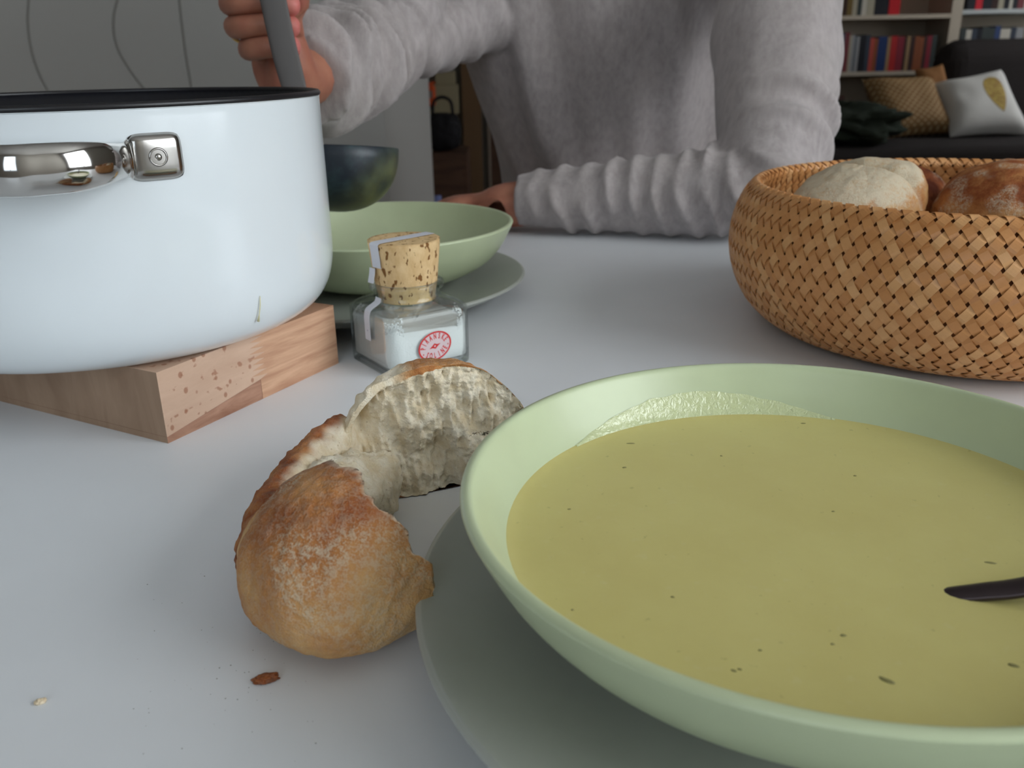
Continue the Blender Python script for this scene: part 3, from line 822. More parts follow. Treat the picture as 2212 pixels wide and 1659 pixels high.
# make the base closed on the inside: rings list ends with the inner floor cap
# salt
n = 40; v = []; f = []
hs = S_ - .0017
def salt_top(x, y):
    c = .0240 + .006 * math.exp(-((x + .020) ** 2) / .00012) * .9 + .0045 * sstep(.012, .024, x) + (.0012 + .0028 * sstep(.6, .95, max(abs(x), abs(y)) / .0285)) * noise.noise(Vector((x * 190, y * 190, 0))) + .0010 * noise.noise(Vector((x * 500, y * 500, 0)))
    return c - .002 * math.exp(-(x * x + y * y) / .0001)
rings = sqring(hs, .0088, 0, 12)
N = len(rings)
levels = [(.80, .0040), (1, .0060), (1, .012), (1, .018)]
for k, z in levels:
    for x, y, _ in rings: v.append((x * k, y * k, z))
tops = [1, .93, .8, .6, .4, .2]
for k in tops:
    for x, y, _ in rings:
        v.append((x * k, y * k, salt_top(x * k, y * k)))
M_ = len(levels) + len(tops)
for j in range(M_ - 1):
    for i in range(N): f.append((j * N + i, j * N + (i + 1) % N, (j + 1) * N + (i + 1) % N, (j + 1) * N + i))
f.append(tuple(range(N - 1, -1, -1))); f.append(tuple((M_ - 1) * N + i for i in range(N)))
mesh('salt', v, f, m_salt, jar)
# crystals clinging to the glass
bm = bmesh.new()
for i in range(1000):
    k = random.randrange(N); x, y, _ = rings[k]; zt_ = salt_top(x, y)
    z = zt_ - .002 + abs(random.gauss(0, .0042))
    if z > .0375: continue
    sh = 1 if z < .031 else 1 - (z - .031) * 24
    s = random.uniform(.0002, .0006)
    mtx = Matrix.Translation((x * sh * .99, y * sh * .99, z)) @ Quaternion((random.random(), random.random(), random.random(), 1)).normalized().to_matrix().to_4x4()
    bmesh.ops.create_cube(bm, size=s * 1.6, matrix=mtx)
tag(bmobj('salt_crystals', bm, m_salt, jar), kind='stuff')
# cork
ck = lathe('cork', crom([(0, .0415), (.0168, .0415), (.0176, .0422), (.0196, .0535), (.0208, .0640), (.0222, .0775), (.0217, .0785), (.0205, .0787), (0, .0790)], 3), m_cork, jar, 64)
for vv in ck.data.vertices:
    q = vv.co; r = math.hypot(q.x, q.y)
    if r > .005: kk = 1 + .008 * noise.noise(q * 300); q.x *= kk; q.y *= kk
# seal strip: over the cork, down its left side; and a lower piece on the shoulder
def strip(name, pts, w, side, parent, mat=m_paper, lines=True):
    pts = [Vector(p) for p in pts]; side = Vector(side).normalized()
    def rib(nm, off, ww, m, lift):
        v = []; f = []
        for i, p in enumerate(pts):
            t = (pts[min(i + 1, len(pts) - 1)] - pts[max(i - 1, 0)]).normalized(); nn = side.cross(t).normalized()
            for s in (-1, 1): v.append(p + side * (off + s * ww) + nn * lift)
            for s in (-1, 1): v.append(p + side * (off + s * ww) + nn * (lift - .00015))
        for i in range(len(pts) - 1):
            a, b = i * 4, i * 4 + 4
            f += [(a, a + 1, b + 1, b), (a + 3, a + 2, b + 2, b + 3), (a + 2, a, b, b + 2), (a + 1, a + 3, b + 3, b + 1)]
        e = (len(pts) - 1) * 4; f += [(0, 2, 3, 1), (e, e + 1, e + 3, e + 2)]
        return mesh(nm, v, f, m, parent, False)
    base = rib(name, 0, w, mat, 0)
    if lines:
        for s in (-1, 1):
            o = rib('printed_border', s * w * .80, w * .07, m_ink, .00012); o.parent = base
    return base
dirx = (Matrix.Rotation(-JYAW, 4, 'Z') @ Vector((-.72, -.69, 0))).normalized()      # world direction in the jar's frame
# strip runs from back right across the top to the front left
side = Vector((-dirx.y, dirx.x, 0))
pts = [dirx * s + Vector((0, 0, .0793)) for s in (-.021, -.01, 0, .01, .020)] + [dirx * .0224 + Vector((0, 0, .0786)), dirx * .0226 + Vector((0, 0, .0770)), dirx * .0220 + Vector((0, 0, .071)), dirx * .0215 + Vector((0, 0, .0640))]
strip('paper_seal', crom([tuple(p) for p in pts], 3), .0042, side, jar)
# torn tail near the neck
pts = [dirx * .0220 + Vector((0, 0, .0635)), dirx * .0225 + Vector((0, 0, .060)), dirx * .0235 + Vector((0, 0, .0565)), dirx * .024 + Vector((0, 0, .0545))]
s_ = strip('torn_seal_end', crom([tuple(p + side * -.004) for p in pts], 3), .0028, side, jar)
# lower label on the shoulder corner facing left
d2 = Vector((-1, 0, 0)); 
hd_ = lambda z, r: d2 * r + Vector((0, 0, z))
pts = [hd_(.0455, .0214), hd_(.0432, .0222), hd_(.0418, .0242), hd_(.0392, .0288), hd_(.0350, .0303), hd_(.030, .0304), hd_(.0200, .0304)]
strip('side_label', crom([tuple(p + Vector((0, -.003, 0))) for p in pts], 4), .0036, Vector((-d2.y, d2.x, 0)), jar)

V = []
for i in range(10):
    rr_ = .0007 if i % 2 == 0 else .0003; t = math.pi / 2 + math.pi * i / 5
    V.append((-.03062, -.003 + rr_ * math.cos(t), .0262 + rr_ * math.sin(t)))
V.append((-.03062, -.003, .0262)); mesh('printed_star', V, [(i, (i + 1) % 10, 10) for i in range(10)], m_ink, jar, False)
# logo on the front right face (local -y face)
def text_mesh(ch_):
    cu = bpy.data.curves.new('t', 'FONT'); cu.body = ch_; cu.align_x = 'CENTER'; cu.align_y = 'CENTER'; cu.size = 1; cu.resolution_u = 3; cu.offset = .035
    o = bpy.data.objects.new('t', cu); C.objects.link(o)
    me = evaluated(o); V = [tuple(q.co) for q in me.vertices]; F = [tuple(p.vertices) for p in me.polygons]
    bpy.data.objects.remove(o); bpy.data.curves.remove(cu); bpy.data.meshes.remove(me)
    return V, F
lv = []; lf = []
def addm(V, F, xf):
    b = len(lv)
    for q in V: lv.append(xf(q[0], q[1]))
    for p in F: lf.append(tuple(i + b for i in p))
A_, B_ = .0118, .0092
def ring2(a0, b0, a1, b1, n=72):
    V = []; F = []
    for i in range(n):
        t = 2 * math.pi * i / n
        V += [(a0 * math.cos(t), b0 * math.sin(t)), (a1 * math.cos(t), b1 * math.sin(t))]
    for i in range(n):
        j = (i + 1) % n; F.append((2 * i, 2 * j, 2 * j + 1, 2 * i + 1))
    return V, F
V, F = ring2(A_, B_, A_ - .0011, B_ - .0010); addm(V, F, lambda x, y: (x, y))
def arc_text(word, a_from, a_to, ra, rb, top, size):
    n = len(word)
    for i, c_ in enumerate(word):
        t = a_from + (a_to - a_from) * i / (n - 1)
        x0, y0 = ra * math.cos(t), rb * math.sin(t)
        V, F = text_mesh(c_)
        # normal direction of the ellipse
        nx, ny = math.cos(t) / ra, math.sin(t) / rb; L = math.hypot(nx, ny); nx /= L; ny /= L
        if not top: nx, ny = -nx, -ny
        tx, ty = ny, -nx
        addm(V, F, lambda x, y: (x0 + tx * x * size * .54 + nx * y * size * 1.05, y0 + ty * x * size * .54 + ny * y * size * 1.05))
arc_text('PIRANSKE', R_(166), R_(14), A_ - .0034, B_ - .0032, True, .0047)
arc_text('SOLINE', R_(218), R_(322), A_ - .0034, B_ - .0032, False, .0047)
for sx in (-1, 1):
    V = []; 
    for i in range(10):
        rr = .0007 if i % 2 == 0 else .0003; t = math.pi / 2 + math.pi * i / 5
        V.append((sx * (A_ - .0028) + rr * math.cos(t), -.0022 + rr * math.sin(t)))
    V.append((sx * (A_ - .0028), -.0022)); addm(V, [(i, (i + 1) % 10, 10) for i in range(10)], lambda x, y: (x, y))
D = [(-.0042, -.0004), (-.0018, .0007), (0, .0018), (.0018, .0007), (.0042, .0004), (.0018, -.0007), (0, -.0018), (-.0018, -.0007)]
Di = [(x * .22, y * .42) for x, y in D]
addm(D + Di, [(i, (i + 1) % 8, 8 + (i + 1) % 8, 8 + i) for i in range(8)], lambda x, y: (x, y))
rot = R_(12); LX, LZ = .0010, .0165
def to_face(x, y, lift=.00012):
    xx = x * math.cos(rot) - y * math.sin(rot); yy = x * math.sin(rot) + y * math.cos(rot)
    return (LX + xx, -S_ - lift, LZ + yy)
mesh('logo_print', [to_face(x, y) for x, y in lv], lf, m_red, jar, False)
V = [(A_ * .99 * math.cos(2 * math.pi * i / 48), B_ * .99 * math.sin(2 * math.pi * i / 48)) for i in range(48)]
mesh('logo_ground', [to_face(x, y, .00005) for x, y in V], [tuple(range(48))], m_pinkb, jar, False)

# ---------------------------------------------------------------- torn bread roll
def set_mask(o, cols):
    a = o.data.attributes.new('mask', 'FLOAT_COLOR', 'POINT')
    a.data.foreach_set('color', np.array(cols, 'f').ravel())
def ico(sub):
    bm = bmesh.new(); bmesh.ops.create_icosphere(bm, subdivisions=sub, radius=1)
    V = [v_.co.copy() for v_ in bm.verts]; F = [tuple(v_.index for v_ in f_.verts) for f_ in bm.faces]; bm.free(); return V, F
ICO7 = ico(7); ICO6 = ico(6)
def crust_relief(p, amp=.0006):
    return amp * (fbm(p * 90, 3) + .5 * noise.noise(p * 350))

roll = empty('torn_bread_roll', (-.055, .30, 0), 0, 'torn open crusty bread roll lying on the table beside the near bowl', 'bread roll')
O0 = roll.location.copy()
# back half with the torn crumb facing the camera
def back_half():
    V, F = ICO7; yaw = R_(22)
    u = Vector((math.cos(yaw), math.sin(yaw), 0)); n_ = Vector((math.sin(yaw), -math.cos(yaw), 0))
    cen = Vector((-.0315, .3545, .026)); out = []; cols = []
    for q in V:
        a, b, h = .0425, .024, .0335
        if q.z < 0: h = .030
        e = 2.35
        L = (abs(q.x) ** e + abs(q.y) ** e + abs(q.z) ** e) ** (1 / e); s = q / L
        x, y, z = s.x * a, s.y * b, s.z * h       # y along n (towards camera positive)
        if x > .01: z -= (x - .01) * .36 * (1 if z > 0 else .2)
        z += .003 * noise.noise(Vector((x * 40, y * 40, 2)))
        clamp = 0
        pl = .002 - .0025 * noise.noise(Vector((x * 60, z * 60, 1)))
        rho = math.sqrt((x / a) ** 2 + (z / h) ** 2)
        if y > pl:
            clamp = min(1, (y - pl) / .0012); 
            inn = 1 - rho
            k = sstep(0.0, .10, y - pl if y - pl < .1 else .1)
            f1 = noise.noise(Vector((x * 190, z * 62, 3.1))) ; f2 = noise.noise(Vector((x * 430, z * 170, 7))); f3 = noise.noise(Vector((x * 70 + z * 20, z * 45, 5)))
            f4 = noise.noise(Vector((x * 1000, z * 600, 7)))
            dsp = .0070 * f3 - .0030 * abs(f1) * 1.5 + .0020 * f2 + .0009 * f4
            vo = noise.voronoi(Vector((x * 150, z * 110, 0)))[0][0]
            if vo < .3 and noise.noise(Vector((x * 60, z * 60, 8))) > -.1: dsp -= .0026 * (1 - vo / .3) ** .7
            dsp -= .010 * math.exp(-((x + .034) ** 2) / .00003) * sstep(-.03, .0, z)     # dark hollow at the left
            dsp -= .006 * math.exp(-((x + .004) ** 2 + (z + .008) ** 2) / .00006)
            fade = sstep(0, .0022, y - pl) * sstep(1.0, .93, rho)
            y = pl + dsp * fade
        crumb = clamp * (1 if rho < .955 else 0)
        if x < -.010 + .004 * noise.noise(Vector((y * 90, z * 90, 2))) and y > -.016: crumb = max(crumb, sstep(-.010, -.018, x) * sstep(-.018, -.008, y))
        if clamp and rho >= .955: crumb = sstep(-.012, -.022, x) if z > -.02 else 0
        toast = .50 + .25 * noise.noise(Vector((x, y, z)) * 60)
        if z < -.024: toast = .6
        flour = .25 if not clamp else 0
        p = cen + u * x + n_ * y + Vector((0, 0, z))
        if not clamp:
            rel_ = crust_relief(p, .0009) + crumb * (.0016 * noise.noise(p * 210) + .0022 * noise.noise(p * 95)); p += (u * s.x + n_ * s.y + Vector((0, 0, s.z))).normalized() * rel_
        # bottom edge lifted a little at the middle right as in the picture
        if p.z < 0.0005: p.z = .0005
        out.append(p - O0); cols.append((crumb, min(1, max(0, toast)), flour, 1))
    o = mesh('back_half', out, F, m_bread, roll); set_mask(o, cols)
back_half()
def front_half():
    V, F = ICO7
    t = Vector((.73, -.683, 0)); nn = Vector((.683, .73, 0))      # tear normal (towards back right)
    cen = Vector((-.0565, .2615, .021)); out = []; cols = []
    for q in V:
        a, b = (.0365 if q.x > 0 else .0305), .0375
        h = .0325 if q.z > 0 else .0215
        e = 2.7
        L = (abs(q.x) ** e + abs(q.y) ** e + abs(q.z) ** e) ** (1 / e); s = q / L
        x, y, z = s.x * a, s.y * b, s.z * h       # x along t, y along nn
        # taller towards the tear, lower to the near right end
        if z > 0: z *= 1.07 - .30 * sstep(0, .04, x) - .10 * sstep(0, .03, -x) - .18 * sstep(.0, .035, -y)
        pw = Vector((x, y, z))
        bulge = 1 + .035 * noise.noise(pw * 38 + Vector((3, 1, 0))); x *= bulge; y *= bulge
        pl = .0045 - .12 * z - .0028 * sstep(-.012, .012, x) * sstep(.030, .012, x) + .0035 * noise.noise(Vector((x * 95, z * 95, 9))) + .0015 * noise.noise(Vector((x * 330, z * 330, 4)))
        clamp = 0
        if y > pl:
            clamp = 1
            rho = math.sqrt((x / a) ** 2 + (z / h) ** 2)
            y = pl - .012 * (1 - rho ** 3) + .002 * noise.noise(Vector((x * 200, z * 200, 3)))
            crumb = 1 if rho < .95 else .5
        else: crumb = 0
        p = cen + t * x + nn * y + Vector((0, 0, z))
        toast = .46 + .22 * sstep(.008, .028, z) + .30 * sstep(-.004, .006, y) * sstep(-.045, .01, -x) + .2 * noise.noise(p * 45) - .16 * sstep(0, .035, x)
        toast += .25 * sstep(-.012, -.0195, z) * .4
        fl = .25 + .95 * sstep(.0, .5, noise.noise(p * 42 + Vector((1, 5, 2))) + .35 - abs(y + .012) * 16)
        fl *= 1 - .6 * sstep(.012, .03, x)
        if not clamp:
            # crease along the left side
            d_ = abs((x + .022) + .25 * (y + .02) + .003 * noise.noise(p * 90)) 
            cr = math.exp(-(d_ / .0022) ** 2) * sstep(-.004, -.012, y + z * .15) * sstep(-.016, -.006, z)
            rel_ = crust_relief(p, .0007) - .0018 * cr
            p += (t * s.x + nn * s.y + Vector((0, 0, s.z))).normalized() * rel_
            toast -= .25 * cr
        if p.z < .0004: p.z = .0004
        out.append(p - O0); cols.append((crumb, min(1, max(0, toast)), min(.62, max(0, fl)), 1))
    o = mesh('front_half', out, F, m_bread, roll); set_mask(o, cols)
front_half()
def crust_band(name, path, rads, crumbf, toast0, seed, nseg=64, nring=220, rough=1.0, zfloor=.0004):
    P = crom(path, nring // (len(path) - 1)); Rr = crom(rads, nring // (len(path) - 1))
    v, f = tube(P, [tuple(r) for r in Rr], nseg)
    out = []; cols = []; n = len(P)
    for i, p in enumerate(v):
        k = i // nseg; a = 2 * math.pi * (i % nseg) / nseg
        c_ = Vector(P[k]); d_ = (p - c_); e_ = min(k, n - 1 - k) / n
        taper = min(1, (e_ * 9)) ** .5
        q = c_ + d_ * taper
        q += d_.normalized() * (rough * (.0022 * fbm(q * 85 + Vector((seed, 0, 0)), 4) + .0006 * noise.noise(q * 420)))
        if q.z < zfloor: q.z = zfloor
        out.append(q - O0)
        cr = crumbf(a, k / n, q)
        cols.append((cr, min(1, max(0, toast0 + .28 * noise.noise(q * 80) + .12 * noise.noise(q * 300))), .12, 1))
    o = mesh(name, out, f, m_bread, roll); set_mask(o, cols)
# the browned outer crust that still joins both halves on the left
crust_band('joining_crust', [(-.0850, .2560, .014), (-.0890, .2750, .0170), (-.0890, .2970, .0185), (-.0840, .3190, .0200), (-.0770, .3390, .0210), (-.0690, .3540, .0200)],
           [(.0090, .0130), (.0100, .0160), (.0100, .0175), (.0095, .0185), (.0090, .0185), (.008, .017)],
           lambda a, t, q: sstep(.1, .6, math.cos(a) + .25 * noise.noise(q * 160)) * .95, .74, 1)
crust_band('inner_crumb', [(-.0720, .2850, .018), (-.0710, .3000, .0180), (-.0670, .3140, .0165), (-.0600, .3280, .0140), (-.052, .338, .010)],
           [(.015, .0160), (.0165, .0180), (.0170, .0175), (.0140, .0155), (.009, .011)], lambda a, t, q: 1, .3, 4, rough=1.7)
# loose crumbs
def crumb(px, py, s, label, toast, cr, rz):
    V, F = ico(4); p0 = onz(px, py, 0); out = []; cols = []
    for q in V:
        w = Vector((q.x * s[0], q.y * s[1], q.z * s[2])) * (1 + .35 * noise.noise(q * 2.3 + Vector((px, 0, 0))) + .2 * noise.noise(q * 6))
        w.z = max(w.z, -s[2] * .7) + s[2] * .7 + .0001
        out.append(w); cols.append((cr, toast + .2 * noise.noise(q * 4), .1, 1))
    o = mesh('bread_crumb', out, F, m_bread); set_mask(o, cols); o.location = p0; o.rotation_euler.z = rz
    tag(o, label, 'crumb')
crumb(575, 1472, (.0040, .0019, .0014), 'reddish brown flake of bread crust on the white table', .82, 0, R_(15))
crumb(88, 1519, (.0017, .0012, .0008), 'tiny pale bread crumb near the lower left of the table', .1, .8, .4)
bm = bmesh.new()
for i in range(60):
    x = random.uniform(280, 690); y = random.uniform(1240, 1650)
    if random.random() < .35: x = random.gauss(560, 60); y = random.gauss(1430, 60)
    p = onz(x, y, 0); s = random.uniform(.00008, .0002) * (1.6 if random.random() < .08 else 1)
    bmesh.ops.create_icosphere(bm, subdivisions=1, radius=s, matrix=Matrix.Translation((p.x, p.y, s * .4)) @ Matrix.Diagonal((random.uniform(.7, 1.8), 1, .5, 1)))
tag(bmobj('crumb_specks', bm, plain('dark_specks', (140, 138, 132))), 'scatter of tiny dark specks on the table in front of the torn roll', 'crumbs', None, 'stuff')

# ---------------------------------------------------------------- basket
BC = Vector((.3075, .5835, 0))
bsk = empty('bread_basket', BC, 0, 'round woven bamboo basket holding bread rolls', 'basket')
bprof = crom([(.062, .0022), (.090, .0022), (.113, .0030), (.1275, .0078), (.1410, .0200), (.1500, .0370), (.1540, .0550), (.1530, .0730), (.1480, .0880), (.1425, .0965), (.1385, .0992), (.1350, .0955), (.1390, .0870), (.1450, .0720), (.1460, .0560), (.1410, .0400), (.1310, .0240), (.1140, .0115), (.0900, .0082), (.0700, .0080)], 14)
bp = np.array(bprof); dl = np.linalg.norm(np.diff(bp, axis=0), axis=1)
NB = 106; cst = .70
rows = [0.0]
for i, L in enumerate(dl):
    r = (bp[i, 0] + bp[i + 1, 0]) / 2; rows.append(rows[-1] + L / (2 * math.pi * r / NB * cst))
rows = np.array(rows)
tot = rows[-1]; K = 5; ss = np.linspace(0, tot, int(tot * K))
rr = np.interp(ss, rows, bp[:, 0]); zz = np.interp(ss, rows, bp[:, 1])
def strip_mesh(sgn, name):
    v = []; f = []; n = len(ss); th = .00022; uvs = []
    for i in range(n):
        i0, i1 = max(0, i - 1), min(n - 1, i + 1)
        dr, dz = rr[i1] - rr[i0], zz[i1] - zz[i0]; L = math.hypot(dr, dz); dr /= L; dz /= L
        nr, nz = dz, -dr            # outward normal (going up outside: dr~0,dz=1 -> nr=1)
        th_a = sgn * math.pi / NB * ss[i]
        er = Vector((math.cos(th_a), math.sin(th_a), 0)); et = Vector((-math.sin(th_a), math.cos(th_a), 0)); ez = Vector((0, 0, 1))
        N_ = er * nr + ez * nz; Tm = er * dr + ez * dz
        a = 2 * math.pi * rr[i] / NB; al = math.atan2(cst * a, a / 2)
        T_ = Tm * math.sin(al) + et * (sgn * math.cos(al)); W_ = N_.cross(T_)
        w = a * math.sin(al) * .365
        off = sgn * .00056 * math.tanh(2.2 * math.cos(math.pi * ss[i])) / .976
        p = er * rr[i] + ez * zz[i] + N_ * off
        for (x_, y_) in ((-1, 1), (1, 1), (1, -1), (-1, -1)):
            v.append(p + W_ * (w * x_) + N_ * (th * y_)); uvs.append((x_ * .5 + .5, ss[i] * .25))
    for i in range(n - 1):
        for k in range(4): f.append((i * 4 + k, i * 4 + (k + 1) % 4, (i + 1) * 4 + (k + 1) % 4, (i + 1) * 4 + k))
    f.append((0, 1, 2, 3)); f.append(((n - 1) * 4 + 3, (n - 1) * 4 + 2, (n - 1) * 4 + 1, (n - 1) * 4))
    me = bpy.data.meshes.new(name); me.from_pydata([tuple(q) for q in v], [], f)
    me.materials.append(m_bamboo.m)
    uv = me.uv_layers.new(name='UVMap')
    for lp in me.loops: uv.data[lp.index].uv = uvs[lp.vertex_index]
    bm = bmesh.new(); bm.from_mesh(me); bmesh.ops.recalc_face_normals(bm, faces=bm.faces); bm.to_mesh(me); bm.free()
    return me
for sgn in (1, -1):
    me = strip_mesh(sgn, 'bamboo_strip')
    for i in range(NB):
        o = bpy.data.objects.new('bamboo_strip', me); C.objects.link(o); o.parent = bsk
        o.rotation_euler.z = 2 * math.pi * i / NB
# dark brown sheet inside the walls, standing in for shade in the weave holes
hole_shade_p = [(.0, .0036), (.09, .0036), (.1125, .0042), (.1262, .0080), (.1392, .0195), (.1488, .0360), (.1515, .0550), (.1505, .0730), (.1460, .0870), (.1405, .0950), (.1385, .0962), (.1372, .0940), (.1410, .0860), (.1472, .0720), (.1482, .0560), (.1435, .0390), (.1325, .0215), (.1150, .0090), (.0900, .0062), (0, .0062)]
lathe('hole_shade_sheet', crom(hole_shade_p, 3), m_hole_shade, bsk, 96)

# rolls in the basket
def roll_lump(name, c, s, yaw, toast0, flour0, label, crease=None, top_flat=0, seed=0, pitch=0, tip=0):
    V, F = ICO6; out = []; cols = []
    for q in V:
        e = 2.3; L = (abs(q.x) ** e + abs(q.y) ** e + abs(q.z) ** e) ** (1 / e); u = q / L
        p = Vector((u.x * s[0], u.y * s[1], u.z * s[2]))
        if top_flat and p.z > 0: p.z *= 1 - top_flat * (1 - abs(u.x) ** 2)
        k = 1 + .05 * noise.noise(u * 1.7 + Vector((seed, 0, 0))) + .018 * noise.noise(u * 5 + Vector((seed, 3, 0))); p *= k
        cr = 0
        if crease is not None:
            d_ = p.x * math.cos(crease) + p.y * math.sin(crease) - .012 + .002 * noise.noise(p * 60)
            cr = math.exp(-(d_ / .0045) ** 2); p *= 1 - .30 * cr * max(0, u.z + .25)
        p += u.normalized() * crust_relief(p + Vector((seed, 0, 0)), .0006)
        fl = flour0 * (sstep(.1, .62, u.z + .28 * noise.noise(u * 3 + Vector((seed, 0, 0)))) if flour0 > .6 else sstep(.25, .5, noise.noise(u * 3.4 + Vector((seed, 7, 0))) + .30) )
        tt = toast0 + .2 * noise.noise(u * 3 + Vector((0, seed, 0))) + .15 * sstep(.2, .5, u.z) * (flour0 < .6)
        out.append(p); cols.append((.5 * cr * (cr > .4) , min(1, max(0, tt)), min(1, fl), 1))
    o = mesh(name, out, F, m_bread); set_mask(o, cols)
    o.location = c; o.rotation_euler = (pitch, tip, yaw)
    tag(o, label, 'bread roll', 'bread rolls in the basket')
    return o
roll_lump('bread_roll', (.234, .590, .0830), (.054, .038, .030), R_(38), .42, 1.0, 'bread roll with a thick pale flour top, leftmost in the basket', crease=R_(8), top_flat=.05, seed=1, pitch=R_(2), tip=R_(-13))
roll_lump('bread_roll', (.340, .585, .0760), (.054, .044, .036), R_(20), .54, .58, 'golden brown bread roll with flaky flour patches at the right of the basket', seed=4)
roll_lump('bread_roll', (.292, .662, .0700), (.045, .036, .032), R_(60), .74, .35, 'darker bread roll sunk between the floury roll and the golden roll', seed=8)
roll_lump('bread_roll', (.262, .560, .0280), (.046, .034, .020), R_(-20), .5, .4, 'bread roll at the bottom of the basket under the floury roll', seed=11)
roll_lump('bread_roll', (.345, .600, .0280), (.046, .038, .020), R_(70), .5, .4, 'bread roll at the bottom of the basket under the golden roll', seed=15)

# ---------------------------------------------------------------- person
person = empty('person', (.17, 1.42, FZ), 0, 'person in a grey knit sweater sitting across the table and holding the ladle', 'person')
PO = person.location.copy()
def skin_mesh(verts, edges, radii, root=0, sub=2):
    me = bpy.data.meshes.new('sk'); me.from_pydata([tuple(v_) for v_ in verts], edges, [])
    o = bpy.data.objects.new('sk', me); C.objects.link(o)
    md = o.modifiers.new('s', 'SKIN'); md.use_smooth_shade = True
    for i, d_ in enumerate(me.skin_vertices[0].data):
        r = radii[i]; d_.radius = r if isinstance(r, tuple) else (r, r); d_.use_root = (i == root)
    if sub: sm = o.modifiers.new('u', 'SUBSURF'); sm.levels = sub; sm.render_levels = sub
    out = evaluated(o); bpy.data.objects.remove(o); return out
W1 = at(618, 185, .765); EL1 = Vector((-.129, 1.05, .204)); SH1 = Vector((-.055, 1.20, .42))
W2 = Vector((.008, .975, .030)); EL2 = Vector((.262, .905, .052)); SH2 = Vector((.315, 1.12, .36))
vs = []; es = []; rs = []
def add(p, r, par=None):
    vs.append(Vector(p)); rs.append(r); i = len(vs) - 1
    if par is not None: es.append((par, i))
    return i
pel = add((.17, 1.42, -.20), (.13, .10))
wa = add((.16, 1.39, -.02), (.115, .09), pel); chs = add((.135, 1.27, .22), (.10, .07), wa); up_ = add((.128, 1.20, .38), (.07, .05), chs)
nk = add((.125, 1.17, .46), .05, up_); nk2 = add((.12, 1.15, .52), .05, nk); hd0 = add((.115, 1.13, .585), (.068, .075), nk2); hd1 = add((.11, 1.125, .66), (.072, .088), hd0); hd2 = add((.11, 1.13, .715), (.05, .06), hd1)
def limb(sh, el, wr, r):
    a = add(sh, r[0], up_); b = add((sh + el) / 2, r[1], a); c = add(el, r[2], b); d = add(el * .6 + wr * .4, r[3], c); e = add(wr, r[4], d); return e
w1 = limb(SH1, EL1, W1, (.045, .038, .026, .028, .0290))
w2 = limb(SH2, EL2, W2, (.050, .042, .036, .034, .0265))
# right hand round the ladle handle
hand_pink = []
pm = add(at(612, 110, .765), (.026, .018), w1); pk = add(at(590, 30, .762), (.032, .020), pm); pk2 = add(at(575, -50, .764), (.028, .018), pk)
for k, (yy, xo) in enumerate(((104, 44), (56, 12), (6, 0), (-46, 2))):
    b0 = add(at(540 + xo * .6, yy - 2, .770), .0105, pm if k == 0 else (pk if k < 3 else pk2))
    b1 = add(at(492 + xo, yy + 2, .742), .0100, b0)
    b2 = add(at(512 + xo * .8, yy + 2, .718), .0092, b1)
    b3 = add(at(570 + xo * .3, yy - 4, .713), .0088, b2)
    b4 = add(at(652, yy - 2 + 6 * k, .722), .0088, b3)
    hand_pink.append(vs[b4])
t0 = add(at(640, -10, .745), .0125, pk); t1 = add(at(640, -85, .722), .0110, t0); t2 = add(at(612, -140, .7155), .0090, t1)
# left hand resting on the table
q0 = add((-.022, .990, .030), (.022, .013), w2); q1 = add((-.045, 1.000, .027), (.026, .012), q0)
for k, (dx, dy) in enumerate(((-.030, -.020), (-.036, -.002), (-.034, .014), (-.026, .028))):
    f0 = add((-.055 + dx * .35, 1.000 + dy * .7, .026), .0088, q1); f1 = add((-.060 + dx * .8, 1.0 + dy * 1.05, .019), .0080, f0); f2 = add((-.055 + dx * 1.0, 1.0 + dy * 1.1, .0095), .0072, f1)
tm = add((-.020, .968, .022), .0100, q0); tm2 = add((-.045, .955, .0125), .0088, tm); tm3 = add((-.066, .956, .0105), .0080, tm2)
# legs
for kx, fx in ((.05, .04), (.30, .30)):
    h_ = add(((.17 + kx) / 2 + (.02 if kx > .17 else -.02), 1.38, -.23), .078, pel); kn = add((kx, .98, -.235), .058, h_); sh_ = add((fx, 1.0, -.48), .05, kn); an = add((fx, 1.04, -.67), .036, sh_); ft = add((fx, .92, -.705), (.036, .03), an)
me = skin_mesh(vs, es, rs, pel, 2)
bod = link('body', me, m_skin, person); bod.matrix_parent_inverse = Matrix.Translation(PO).inverted()
cols = np.zeros((len(me.vertices), 4), 'f'); cols[:, 3] = 1
co = np.array([q.co[:] for q in me.vertices])
for hp_ in hand_pink[:2] + hand_pink[2:]:
    d_ = np.linalg.norm(co - np.array(hp_[:]), axis=1); cols[:, 0] = np.maximum(cols[:, 0], np.clip(1.6 - d_ / .013, 0, 1) * .9)
# face features
def face_part(nm, c, s, m):
    o = blob(nm, c, s, m, None, 2, 3, .02); return rel(o, person)
for sx in (-1, 1):
    face_part('eye', (.111 + sx * .031, 1.045, .640), (.013, .010, .009), plain('eye_white', (225, 222, 216), .2)); face_part('ear', (.111 + sx * .076, 1.13, .630), (.010, .018, .030), m_skin)
    face_part('eyebrow', (.111 + sx * .031, 1.040, .662), (.020, .006, .004), m_hair)
face_part('nose', (.111, 1.036, .612), (.013, .018, .024), m_skin); face_part('mouth', (.111, 1.046, .578), (.024, .008, .006), plain('lips', (170, 96, 88), .5))
set_mask(bod, cols)
hr = blob('hair', (.11, 1.150, .675), (.088, .095, .078), m_hair, None, 2, 5, .12, 2); rel(hr, person)
# ring
rgp = at(504, 68, .742)
